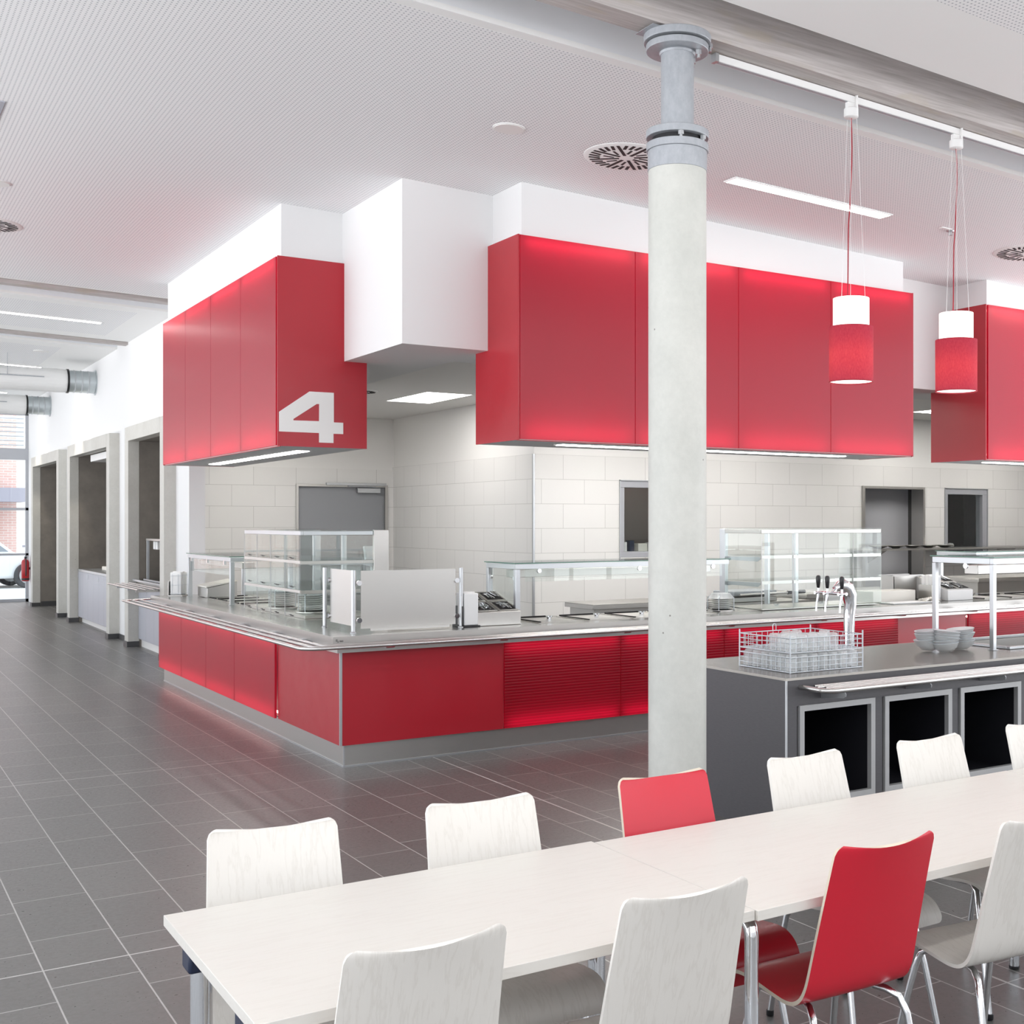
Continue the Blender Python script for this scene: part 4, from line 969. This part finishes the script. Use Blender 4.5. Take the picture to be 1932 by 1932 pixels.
# ------------------------------------------------------------------ second tray rail and niche contents
t = thing('niche_counter', 'grey cabinet counter with tray rails in the nearest niche', 'counter', (3.4, 16.9, 0))
MB().box(3.45, 3.59, 15.93, 17.88, 0, .10).build('plinth', 'whitepanel', t)
MB().box(3.43, 3.59, 15.93, 17.875, .10, .86).build('carcass', 'cabgrey', t)
for k in range(4):
    y = 15.94 + k * .485; dd = MB().box(3.412, 3.43, y + .002, y + .483, .11, .855).build('door', 'cabgrey', t, .002)
    if k in (0, 2): MB().rod((3.40, y + .44, .74), (3.40, y + .44, .82), .004, 6).build('handle', 'alu', dd)
MB().box(3.39, 3.595, 15.94, 17.875, .86, .90).build('worktop', 'steel', t, .003)
for k, x in enumerate((3.02, 3.11, 3.20, 3.29)): MB().rod((x, 15.85, .875), (x, 17.80 + .02 * k, .875), .0128 if k == 0 else .0102, 10).build('tray_rail', 'railsteel', t)
MB().box(3.02, 3.40, 15.98, 16.0, .84, .868).build('end_bracket', 'plinth', t)
for y in (16.6, 17.3): MB().box(3.04, 3.40, y, y + .03, .835, .862).build('bracket', 'alu', t)
MB().box(3.33, 3.36, 15.9, 17.86, .90, .925).box(3.40, 3.43, 15.9, 17.5, .90, .94).build('upstand', 'alu', t)
t = thing('heat_lamp_frame', 'slim steel frame with two white lamps inside the nearest niche', 'lamp frame', (3.6, 17.6, .90))
for y in (17.60, 16.3): MB().box(3.465, 3.495, y, y + .03, .901, 1.45).build('post', 'alu2', t)
MB().box(3.46, 3.78, 16.3, 17.63, 1.45, 1.475).build('top_bar', 'steel', t)
for y in (17.28, 17.43): MB().box(3.53, 3.66, y, y + .11, 1.33, 1.44).build('lamp_head', 'paper', t, .008)
for k in range(3):
    mb = MB()
    for j in range(3): mb.lathe([(.03, .0 + j * .025), (.07, .04 + j * .025), (.072, .045 + j * .025), (.03, .006 + j * .025)], (3.62 + k * .08, 17.2 - k * .3, .901), 18)
    tag(mb.build('glass_bowl_stack', 'tumbler'), ['farthest', 'middle', 'nearest'][k] + ' small glass bowl stack on the niche counter', 'bowls', 'bowl stacks in the nearest niche')
t = thing('niche_cabinet', 'pale grey cabinet row filling the middle niche', 'cabinet', (3.4, 21.2, 0))
MB().box(3.47, 4.2, 19.52, 22.85, 0, .09).build('plinth', 'whitepanel', t)
MB().box(3.43, 4.2, 19.52, 22.85, .09, .865).build('carcass', 'cabgrey', t)
for k in range(7):
    y = 19.53 + k * .474; dd = MB().box(3.41, 3.43, y + .003, y + .471, .095, .862).build('door', 'cabgrey', t, .002)
    if k % 2 == 0: MB().rod((3.40, y + .44, .76), (3.40, y + .44, .83), .004, 6).build('handle', 'alu', dd)
MB().box(3.40, 4.2, 19.52, 22.85, .865, .905).build('worktop', 'alu', t, .002)
tag(MB().box(3.62, 3.9, 21.4, 21.9, .906, .97).build('paper_box', 'cream', bevel=.01), 'small pale box on the cabinet in the middle niche', 'box')
t = thing('niche_lamp', 'white lamp bar under the lintel of the middle niche', 'lamp', (3.7, 21, 2.78)); OFF[t.name] = None
MB().box(-.25, .25, -.9, .9, -.10, .009).build('housing', 'lampwhite', t, .005)
tag(MB().box(3.75, 4.25, 24.4, 27.5, .44, .48).build('wall_bench', 'cream'), 'thin shelf bench in the farthest niche', 'bench')
# fire extinguisher
t = thing('fire_extinguisher', 'red fire extinguisher on the wall end beside the glazed front', 'fire extinguisher', (3.33, 29.1, .44)); OFF[t.name] = None
MB().lathe([(.0005, 0), (.065, .01), (.075, .03), (.075, .40), (.06, .45), (.025, .47), (.025, .49)], (0, 0, 0), 24).build('cylinder', 'extred', t)
MB().box(-.02, .02, -.09, .03, .49, .53).box(-.01, .01, -.13, -.02, .54, .56).build('valve_handle', 'black', t)
MB().tube([(0, -.03, .50), (0, -.10, .46), (0, -.11, .3), (0, -.09, .12)], .013, 8).build('hose', 'black', t)
MB().lathe([(.0765, .03), (.0765, .07)], (0, 0, 0), 24).build('base_band', 'black', t)
MB().box(-.03, .09, -.02, .02, .25, .30).build('wall_clip', 'black', t)
# ducts
def duct(y, z, x1, label):
    t = thing('textile_duct', label, 'air duct', (0, y, z), 'white textile air ducts')
    MB().lathe([(.182, X0 + .05), (.182, x1 - .62), (.186, x1 - .55), (.178, x1 - .40)], (0, y, z), 40, axis='x').build('textile_tube', 'duct', t)
    MB().lathe([(.172, x1 - .40), (.172, x1 - .01)], (0, y, z), 40, axis='x').build('metal_collar', 'galv', t)
    mb = MB()
    for k in range(3): mb.lathe([(.173, x1 - .32 + k * .1), (.180, x1 - .315 + k * .1), (.173, x1 - .30 + k * .1)], (0, y, z), 40, axis='x')
    mb.build('collar_ribs', 'alu2', t)
    MB().lathe([(.18, x1 - .42), (.19, x1 - .42), (.19, x1 - .39), (.18, x1 - .39)], (0, y, z), 40, axis='x', closed=True).build('clamp_band', 'black', t)
    MB().lathe([(.17, x1 - .015), (.20, x1 - .015), (.20, x1 + .002), (.17, x1 + .002)], (0, y, z), 40, axis='x', closed=True).build('wall_flange', 'galv', t)
    MB().box(X0 + .05, x1 - .75, y - .195, y - .180, z + .02, z + .035).build('support_rail', 'greysteel', t)
    for x in (x1 - 1.25, x1 - 1.36, x1 - 3.2, x1 - 5.0): MB().rod((x, y - .187, z + .035), (x, y - .187, cz(x)), .004, 6).build('hanger', 'greysteel', t)
duct(21.26, 3.912, 3.42, 'nearer white textile air duct entering the hall wall')
duct(26.2, 3.925, 3.42, 'farther white textile air duct entering the hall wall')
# downlights washing the hall wall
for y, nm in ((22.0, 'nearer'), (26.8, 'farther')):
    l = bpy.data.lights.new('wall_washer', 'SPOT'); l.energy = 70; l.spot_size = 1.15; l.spot_blend = .25; l.color = (1, .93, .80); l.shadow_soft_size = .05
    o = bpy.data.objects.new('wall_washer', l); COL.objects.link(o); o.location = (3.05, y - .1, 3.62); o.rotation_euler = (0, -.12, 0)

# ------------------------------------------------------------------ outside
struct('floor_outside', MB().box(-30, 25, 29.45, 70, -.12, -.02), 'extground')
t = thing('brick_building', 'brick building with white bays across the street', 'building', (3, 46, 0))
MB().box(-14, 5.0, 46, 52, 0, 12).build('brick_wall', 'extbrick', t)
MB().box(5.0, 13, 46.5, 52, 0, 12).build('rendered_wall', 'extwhite', t)
MB().box(1.5, 4.15, 45.2, 46, 3.1, 4.3).box(1.5, 4.15, 45.2, 46, 6.2, 7.2).build('balcony', 'extwhite', t)
MB().box(-3, 5.1, 44.6, 46, 2.35, 2.8).build('shop_canopy', 'extslate', t)
MB().box(2.0, 4.2, 45.9, 46.0, .2, 1.3).build('shop_window', 'extglass', t)
MB().box(2.0, 4.25, 45.8, 45.95, 1.35, 2.0).build('red_awning', 'extred', t)
for (x, z) in ((5.9, 4.3), (5.9, 6.8), (3.4, 5.0), (2.0, 5.0), (7.4, 4.3), (6.6, 1.6)): MB().box(x, x + .7, 45.9 if x < 5 else 46.42, 46.55, z, z + 1.1).build('window', 'extglass', t)
mb = MB()
for k in range(14): mb.box(5.0 + k * .18, 5.06 + k * .18, 43.5, 43.53, .0, 1.35)
mb.box(4.9, 7.6, 43.53, 43.56, .9, .96)
tag(mb.build('picket_fence', 'extslate'), 'dark picket fence beyond the parked car', 'fence')
def car(x, y, rz, label, s=1):
    t = thing('car', label, 'car', (x, y, -.02), 'cars parked outside'); OFF[t.name] = None
    body = [(-2.1, .25), (2.1, .25), (2.15, .6), (1.9, .82), (1.0, .92), (.45, 1.38), (-.95, 1.42), (-1.65, .98), (-2.1, .9)]
    MB().prism(body, 'y', -.82, .82).build('body', 'carpaint', t, .08, 3)
    MB().prism([(.85, .95), (.42, 1.30), (-.88, 1.34), (-1.45, .98)], 'y', -.83, .83).build('side_windows', 'extglass', t)
    for xx in (-1.3, 1.3):
        for yy in (-.80, .80):
            w_ = MB().lathe([(.33, -.1), (.33, .1)], (xx, yy, .33), 28, axis='y').build('wheel', 'tyre', t, .02)
            MB().lathe([(.22, -.11), (.22, .11), (.08, .12)], (xx, yy, .33), 20, axis='y').build('rim', 'alu2', w_)
    MB().box(2.08, 2.16, -.75, -.5, .55, .72).box(2.08, 2.16, .5, .75, .55, .72).build('tail_light', 'extred', t)
    t.rotation_euler = (0, 0, rz); return t
car(2.75, 36.5, .15, 'white car parked right outside the glazed front')
car(2.0, 41.5, .1, 'white car farther off near the brick building')

# ------------------------------------------------------------------ drinks island
IX, IY, IT = 4.205, 5.065, .856
t = isl = thing('drinks_island', 'anthracite drinks island with open framed compartments and tray rails', 'island counter', (IX, IY, 0))
IXE, IYB = 9.6, 6.07
fr = [(4.292, 4.85), (4.927, 5.478), (5.552, 6.10), (6.18, 6.73), (6.81, 7.36), (7.44, 7.99), (8.07, 8.62), (8.70, 9.25)]
mb = MB().box(IX, IX + .02, IY + .0, IYB, 0, IT - .012).box(IX + .02, IXE, IYB - .02, IYB, 0, IT - .012).box(IX + .02, IXE, IY + .04, IYB - .02, 0, .10)
mb.box(IX + .02, IXE, IY, IY + .02, .70, IT - .012).box(IX + .02, IXE, IY + .001, IY + .02, .09, .162)
xprev = IX + .02
for (a, b_) in fr: mb.box(xprev, a - .012, IY, IY + .02, .162, .70); xprev = b_ + .012
mb.box(xprev, IXE, IY, IY + .02, .162, .70)
mb.build('cladding', 'charcoal', t)
MB().box(IX - .003, IX + .006, IY - .003, IY + .006, .0, IT - .002).build('corner_trim', 'alu', t)
MB().box(IX + .02, IXE, IY + .045, IY + .05, .0, .09).build('toe_kick', 'voidblack', t)
mb = MB()
WX0, WX1, WY0, WY1 = 6.40, 8.7, 5.40, 5.93
mb.box(IX - .003, WX0, IY - .003, IYB + .003, IT - .012, IT).box(WX1, IXE, IY - .003, IYB + .003, IT - .012, IT).box(WX0, WX1, IY - .003, WY0, IT - .012, IT).box(WX0, WX1, WY1, IYB + .003, IT - .012, IT)
mb.build('top', 'islandtop', t)
MB().box(IX - .006, IXE, IY - .006, IY - .002, IT - .012, IT + .001).box(IX - .006, IX - .002, IY - .002, IYB + .004, IT - .012, IT + .001).box(IX, IXE, IYB + .002, IYB + .006, IT - .012, IT + .001).build('top_edge', pbr('pale_laminate_edge', (.50, .47, .43), .35), t)
wl = MB().box(WX0, WX1, WY0, WY0 + .01, .70, IT).box(WX0, WX1, WY1 - .01, WY1, .70, IT).box(WX0, WX0 + .01, WY0, WY1, .70, IT).box(WX0, WX1, WY0, WY1, .70, .71).build('cold_well', 'steel', t)
MB().box(WX0 - .03, WX1 + .03, WY0 - .03, WY0, IT + .0005, IT + .02).box(WX0 - .03, WX0, WY0, WY1, IT + .0005, IT + .02).box(WX0 - .03, WX1 + .03, WY1, WY1 + .03, IT + .0005, IT + .02).build('well_rim', 'alu', wl, .004)
for k, (a, b_) in enumerate(fr):
    z0, z1 = .160, .705
    z0, z1 = .158, .704; d_ = .032
    f_ = MB()
    f_.prism([(a, z0), (b_, z0), (b_ - d_, z0 + d_), (a + d_, z0 + d_)], 'y', IY - .012, IY + .02).prism([(a, z1), (b_, z1), (b_ - d_, z1 - d_), (a + d_, z1 - d_)], 'y', IY - .012, IY + .02)
    f_.prism([(a, z0), (a, z1), (a + d_, z1 - d_), (a + d_, z0 + d_)], 'y', IY - .012, IY + .02).prism([(b_, z0), (b_, z1), (b_ - d_, z1 - d_), (b_ - d_, z0 + d_)], 'y', IY - .012, IY + .02)
    f_.build('compartment_frame', 'framealu', t)
    MB().box(a, b_, IY + .02, IY + .75, z0 - .02, z0 - .01).box(a, b_, IY + .02, IY + .75, z1, z1 + .01).box(a - .01, a, IY + .02, IY + .75, z0 - .01, z1).box(b_, b_ + .01, IY + .02, IY + .75, z0 - .01, z1).box(a, b_, IY + .75, IY + .76, z0 - .01, z1).build('compartment', 'voidblack', t)
# tray rails of the island: outer bent tube and flat inner bars
zr = .805; yo = 4.835
pts = [(4.30, IY, zr), (4.30, yo + .07, zr)] + arc((4.37, yo + .07), .07, 180, 270, 7, 'xy', zr)[1:] + [(IXE, yo, zr)]
MB().tube(pts, .0135, 14).build('tray_rail', 'railsteel', t)
for k, (y, xs_) in enumerate(((4.880, 4.40), (4.925, 4.46), (4.970, 4.40), (5.015, 4.46))): MB().rod((4.34 + .02 * (k % 2), y, zr + .003), (IXE, y, zr + .003), .0095, 10).build('tray_rail', 'railsteel', t)
for x in (4.45, 5.10, 5.73, 6.36, 6.99, 7.62, 8.25, 8.88): MB().prism([(IY - .001, .790), (IY - .001, .732), (4.885, .752), (4.865, .762), (4.862, .775), (4.875, .790)], 'x', x, x + .006).build('bracket', 'alu', t)

# wire baskets with glasses
def wire_basket(bx, by, bz, label, h=.085):
    t = thing('wire_basket', label, 'wire basket', (bx, by, bz), 'stacked wire baskets on the island'); OFF[t.name] = None
    w_, d_ = .545, .46; r = .0021
    mb = MB()
    for z, rr in ((.004, .0035), (h * .36, r), (h * .68, r), (h, .0035)):
        mb.tube([(0, 0, z), (w_, 0, z), (w_, d_, z), (0, d_, z)], rr, 6, closed=True)
    for k in range(14): x = w_ * k / 13; mb.rod((x, 0, .004), (x, 0, h), r, 5).rod((x, d_, .004), (x, d_, h), r, 5)
    for k in range(12): y = d_ * k / 11; mb.rod((0, y, .004), (0, y, h), r, 5).rod((w_, y, .004), (w_, y, h), r, 5)
    mb.build('side_grid', 'greywire', t)
    mb = MB()
    for k in range(1, 13): x = w_ * k / 13; mb.rod((x, 0, .004), (x, d_, .004), r, 5)
    for k in range(1, 11): y = d_ * k / 11; mb.rod((0, y, .006), (w_, y, .006), r, 5)
    mb.build('bottom_grid', 'greywire', t)
    for (x, y) in ((0, 0), (w_, 0), (0, d_), (w_, d_)): MB().rod((x, y, 0), (x, y, h + .022), .0045, 8).build('corner_post', 'greywire', t)
    return t
BX, BY = 4.358, 5.215
wire_basket(BX, BY, IT + .001, 'lower wire basket full of glasses on the drinks island')
tb = wire_basket(BX, BY, IT + .109, 'upper wire basket with few glasses stacked on the lower one')
MB().tube([(.25, .46, .085), (.25, .46, .115)] + arc((.262, .115), .012, 180, 0, 6, 'xz', .46) + [(.274, .46, .085)], .0025, 6).build('hook_loop', 'greywire', tb)
def tumbler():
    t = thing('drinking_glass', 'upturned glass in the wire baskets', 'drinking glass', (0, 0, 0), 'upturned glasses in the wire baskets'); OFF[t.name] = None
    MB().lathe([(.033, .0), (.0335, .01), (.031, .085), (.026, .092), (.0005, .092)], (0, 0, 0), 20).build('glass_wall', 'tumbler', t)
    MB().lathe([(.0325, .001), (.034, .001), (.034, .003), (.0325, .003)], (0, 0, 0), 20, closed=True).build('lip', 'cordwhite', t)
    return t
tm = tumbler()
cols = ['leftmost', 'second', 'third', 'fourth', 'fifth', 'sixth', 'rightmost']; rows = ['nearest', 'second', 'third', 'fourth', 'fifth', 'farthest']
first = True
for lvl in range(2):
    for i in range(7):
        for j in range(6):
            if lvl == 1 and not ((j <= 1 and i <= 4) or (j == 2 and i in (0, 1, 2, 5)) or (j == 3 and i in (2, 3))): continue
            x = BX + .045 + i * .0757; y = BY + .042 + j * .0752; z = IT + .001 + .0085 + lvl * .108
            lb = '%s glass in the %s row of the %s wire basket' % (cols[i], rows[j], 'upper' if lvl else 'lower')
            if first: tm.location = (x, y, z); tm['label'] = lb; first = False
            else:
                dup(tm, (x, y, z), 0, lb)
# beverage tower
t = thing('beverage_tower', 'curved chrome drinks tower with three black-handled taps', 'drinks tap', (5.29, 5.75, IT + .001)); OFF[t.name] = None
MB().tube([(0, 0, .02), (0, 0, .13), (.002, 0, .24), (.010, 0, .32), (.006, 0, .38), (-.018, 0, .42), (-.05, 0, .438), (-.085, 0, .438), (-.12, 0, .42)], [.036, .035, .036, .040, .046, .047, .042, .032, .020], 28).build('swan_body', 'chrome', t)
MB().lathe([(.055, 0), (.055, .008), (.04, .022)], (0, 0, 0), 32).build('base_ring', 'chrome', t)
MB().rod((-.14, -.13, .395), (-.14, .11, .395), .010, 14).rod((-.10, 0, .42), (-.14, 0, .395), .014, 12).build('tap_bar', 'chrome', t)
for k, yy in enumerate((-.12, .015, .10)):
    x = -.17
    tp = MB().rod((-.14, yy, .395), (-.20, yy, .395), .009, 12).tube([(x, yy, .395), (x - .006, yy, .36), (x - .016, yy, .32), (x - .018, yy, .28)], [.010, .008, .006, .006], 10).rod((x, yy, .395), (x, yy, .425), .007, 10).build('tap', 'chrome', t)
    MB().lathe([(.006, .424), (.010, .43), (.015, .47), (.016, .49), (.011, .503), (.0005, .506)], (x, yy, 0), 16).build('tap_handle', 'black', tp)
# glass bowls on the island
names = [('left', 5.83, 5.60, .078), ('front', 5.90, 5.50, .088), ('right', 6.10, 5.55, .092)]
for nm, x, y, r in names:
    for k in range(5):
        t_ = math.radians(random.uniform(-7, 7)); z = IT + .004 + k * .019
        b_ = thing('glass_bowl', '', 'glass bowl', (x + random.uniform(-.004, .004), y, z), 'stacked glass bowls on the island'); OFF[b_.name] = None
        MB().lathe([(.0005, .0), (r * .45, .0), (r * .82, .022), (r, .055), (r * .985, .058), (r * .78, .026), (r * .42, .004), (.0005, .004)], (0, 0, 0), 28).build('bowl_wall', 'tumbler', b_)
        MB().lathe([(r * .985, .055), (r * 1.01, .056), (r * .985, .058)], (0, 0, 0), 28).build('rim', 'greywire', b_)
        b_.rotation_euler = (t_ * .5, t_, 0)
        b_['label'] = '%s glass bowl from the bottom in the %s bowl stack on the island' % (['first', 'second', 'third', 'fourth', 'fifth'][k], nm)
        b_.location.z += abs(math.sin(t_)) * r * .5
# ------------------------------------------------------------------ tables
TZ = .73
def table(x0, x1, y0, y1, label, legs, closed_left=False):
    t = thing('dining_table', label, 'table', ((x0 + x1) / 2, (y0 + y1) / 2, 0), 'white dining tables pushed end to end')
    MB().box(x0, x1, y0, y1, TZ - .026, TZ).build('tabletop', 'tabletop', t, .001)
    for kind, x, y in legs:
        if kind == 'block':
            l = MB().lathe([(.0255, .012), (.0255, .66)], (x, y, 0), 28).build('leg', 'chrome', t)
            MB().box(x - .038, x + .032, y - .04, y + .03, .645, TZ - .027).build('corner_block', 'blueblack', l, .008)
            MB().lathe([(.024, .001), (.026, .004), (.026, .013)], (x, y, 0), 24).build('foot', 'black', l)
        else:
            d = 1 if kind == 'bend+' else -1
            pts = [(x, y, .012), (x, y, .635)] + [(x, y + d * (.05 - .05 * math.cos(math.radians(a))), .635 + .05 * math.sin(math.radians(a))) for a in (25, 50, 75, 90)] + [(x, y + d * .36, .685)]
            l = MB().tube(pts, .0185, 20).build('leg', 'chrome', t)
            MB().lathe([(.017, .001), (.020, .004), (.020, .013)], (x, y, 0), 20).build('foot', 'black', l)
    return t
table(.668, 1.8895, 2.398, 3.200, 'nearest white dining table, its left end free, black leg brackets', [('block', .715, 3.02), ('block', .715, 2.56), ('block', 1.80, 3.02)])
table(1.8915, 3.753, 2.388, 3.183, 'middle white dining table behind the red chairs', [('bend+', 1.935, 2.47), ('bend-', 1.935, 3.09), ('bend+', 3.69, 2.47), ('bend-', 3.69, 3.09)])
table(3.755, 5.60, 2.385, 3.180, 'farthest white dining table at the right picture edge', [('bend+', 3.84, 2.47), ('bend-', 3.84, 3.09), ('bend+', 5.5, 2.47), ('bend-', 5.5, 3.09)])

# ------------------------------------------------------------------ chairs: one plywood shell on a chrome frame
def shell(name, face, edge, parent):
    # profile in (y forward, z) from back top to the front waterfall
    P = [(0.0, .878), (.012, .84), (.035, .76), (.060, .67), (.084, .58), (.100, .52), (.112, .485), (.128, .458), (.150, .441), (.178, .433), (.21, .431), (.25, .434), (.30, .440), (.35, .446), (.39, .448), (.425, .443), (.455, .428), (.475, .404), (.485, .375)]
    pts = []
    for i in range(len(P) - 1):     # catmull-rom
        p0 = P[max(i - 1, 0)]; p1 = P[i]; p2 = P[i + 1]; p3 = P[min(i + 2, len(P) - 1)]
        for k in range(3):
            u = k / 3
            pts.append(tuple(.5 * ((2 * p1[j]) + (-p0[j] + p2[j]) * u + (2 * p0[j] - 5 * p1[j] + 4 * p2[j] - p3[j]) * u * u + (-p0[j] + 3 * p1[j] - 3 * p2[j] + p3[j]) * u ** 3) for j in (0, 1)))
    pts.append(P[-1])
    # extra rows close to both ends for the rounded corners
    def ins(a, b, fs): return [(a[0] + (b[0] - a[0]) * f, a[1] + (b[1] - a[1]) * f) for f in fs]
    pts = [pts[0]] + ins(pts[0], pts[1], (.08, .2, .4, .7)) + pts[1:-1] + ins(pts[-2], pts[-1], (.4, .7, .9)) + [pts[-1]]
    s = [0]
    for i in range(1, len(pts)): s.append(s[-1] + math.hypot(pts[i][0] - pts[i - 1][0], pts[i][1] - pts[i - 1][1]))
    T = s[-1]; mb = MB(); rows = []; U = [k / 14 * 2 - 1 for k in range(15)]
    for i, (y, z) in enumerate(pts):
        f = min(1, s[i] / .48); hw = .168 + .018 * f
        if s[i] > .55: hw = .186 + .006 * (s[i] - .55) / .3
        r = .022; e = min(s[i], T - s[i])
        if e < r: hw = hw - r + math.sqrt(max(0, r * r - (r - e) ** 2))
        back = max(0, 1 - s[i] / .40)
        row = []
        for u in U:
            bow = .020 * (.35 + .65 * back) * (u * u) if s[i] < .46 else .020 * .35 * u * u * max(0, 1 - (s[i] - .46) / .08)
            dz = .012 * (u * u - 1) * max(0, 1 - s[i] / .10)
            row.append(mb.bm.verts.new((u * hw, y + bow - .010 * back, z + dz)))
        rows.append(row)
    for i in range(len(rows) - 1):
        for k in range(14): mb.face([rows[i][k], rows[i][k + 1], rows[i + 1][k + 1], rows[i + 1][k]], 0, True)
    o = mb.build(name, [face, edge], parent)
    for p in o.data.polygons: p.use_smooth = True
    md = o.modifiers.new('thickness', 'SOLIDIFY'); md.thickness = .0105; md.offset = 0; md.material_offset_rim = 1; md.use_even_offset = True
    es = o.modifiers.new('edges', 'EDGE_SPLIT'); es.split_angle = math.radians(42); es.use_edge_sharp = False
    return o
def chair(face, edge, label):
    t = thing('plywood_chair', label, 'chair', (0, 0, 0), 'plywood chairs at the dining tables'); OFF[t.name] = None
    shell('seat_shell', face, edge, t)
    for sx in (-1, 1):
        # rear leg rises under the bend, front leg under the seat; both meet in the side bar
        rear = [(sx * .175, .035, .010), (sx * .168, .075, .22), (sx * .160, .105, .36), (sx * .150, .125, .402), (sx * .132, .16, .4155), (sx * .118, .20, .417)]
        MB().tube(rear, .0105, 12).build('leg', 'chrome', t)
        front = [(sx * .185, .475, .010), (sx * .168, .43, .22), (sx * .152, .395, .36), (sx * .142, .38, .405), (sx * .128, .35, .420), (sx * .118, .32, .421)]
        MB().tube(front, .0105, 12).build('leg', 'chrome', t)
        MB().rod((sx * .118, .195, .417), (sx * .118, .325, .421), .0105, 12).build('side_bar', 'chrome', t)
        for yy, zz in ((.035, 0), (.475, 0)): MB().lathe([(.011, .001), (.0135, .004), (.0135, .02), (.0115, .022)], (sx * (.175 if yy < .1 else .185), yy, 0), 14).build('foot_cap', 'black', t)
    MB().rod((-.118, .23, .418), (.118, .23, .418), .0095, 12).rod((-.118, .31, .421), (.118, .31, .421), .0095, 12).build('cross_bar', 'chrome', t)
    return t
cw = chair('veneer', 'whiteedge', 'x'); cr = chair('redlacq', 'plyedge', 'x')
used = set()
def place(proto, x, y, rz, label):
    if proto.name not in used:
        used.add(proto.name); proto.location = (x, y, 0); proto.rotation_euler = (0, 0, rz); proto['label'] = label; return proto
    return dup(proto, (x, y, 0), rz, label)
R_ = math.radians
# far side (facing the camera): the chair's forward axis points to -Y
far = [(cw, .982, 3.362, -7.8, 'white plywood chair on the far side of the tables, leftmost, nearest the free table end'),
       (cw, 1.576, 3.322, -4.5, 'white plywood chair on the far side between the leftmost chair and the red one'),
       (cr, 2.222, 3.316, -1.7, 'red plywood chair on the far side of the tables, before the column'),
       (cw, 2.822, 3.310, 0, 'white plywood chair on the far side just right of the far red chair'),
       (cw, 3.428, 3.292, -.5, 'white plywood chair on the far side, second right of the far red chair'),
       (cw, 4.05, 3.305, 0, 'white plywood chair on the far side cut by the right picture edge')]
near = [(cw, .966, 2.258, -1.5, 'white plywood chair on the near side, leftmost, seen from behind'),
        (cw, 1.577, 2.236, -1.7, 'white plywood chair on the near side between the leftmost chair and the near red one'),
        (cr, 2.240, 2.284, -2.5, 'bright red plywood chair on the near side, seen from behind'),
        (cw, 2.790, 2.212, -6, 'white plywood chair on the near side cut by the right picture edge')]
for c_, x, y, a, lb in far: place(c_, x, y, PI + R_(a), lb)
for c_, x, y, a, lb in near: place(c_, x, y, R_(a), lb)
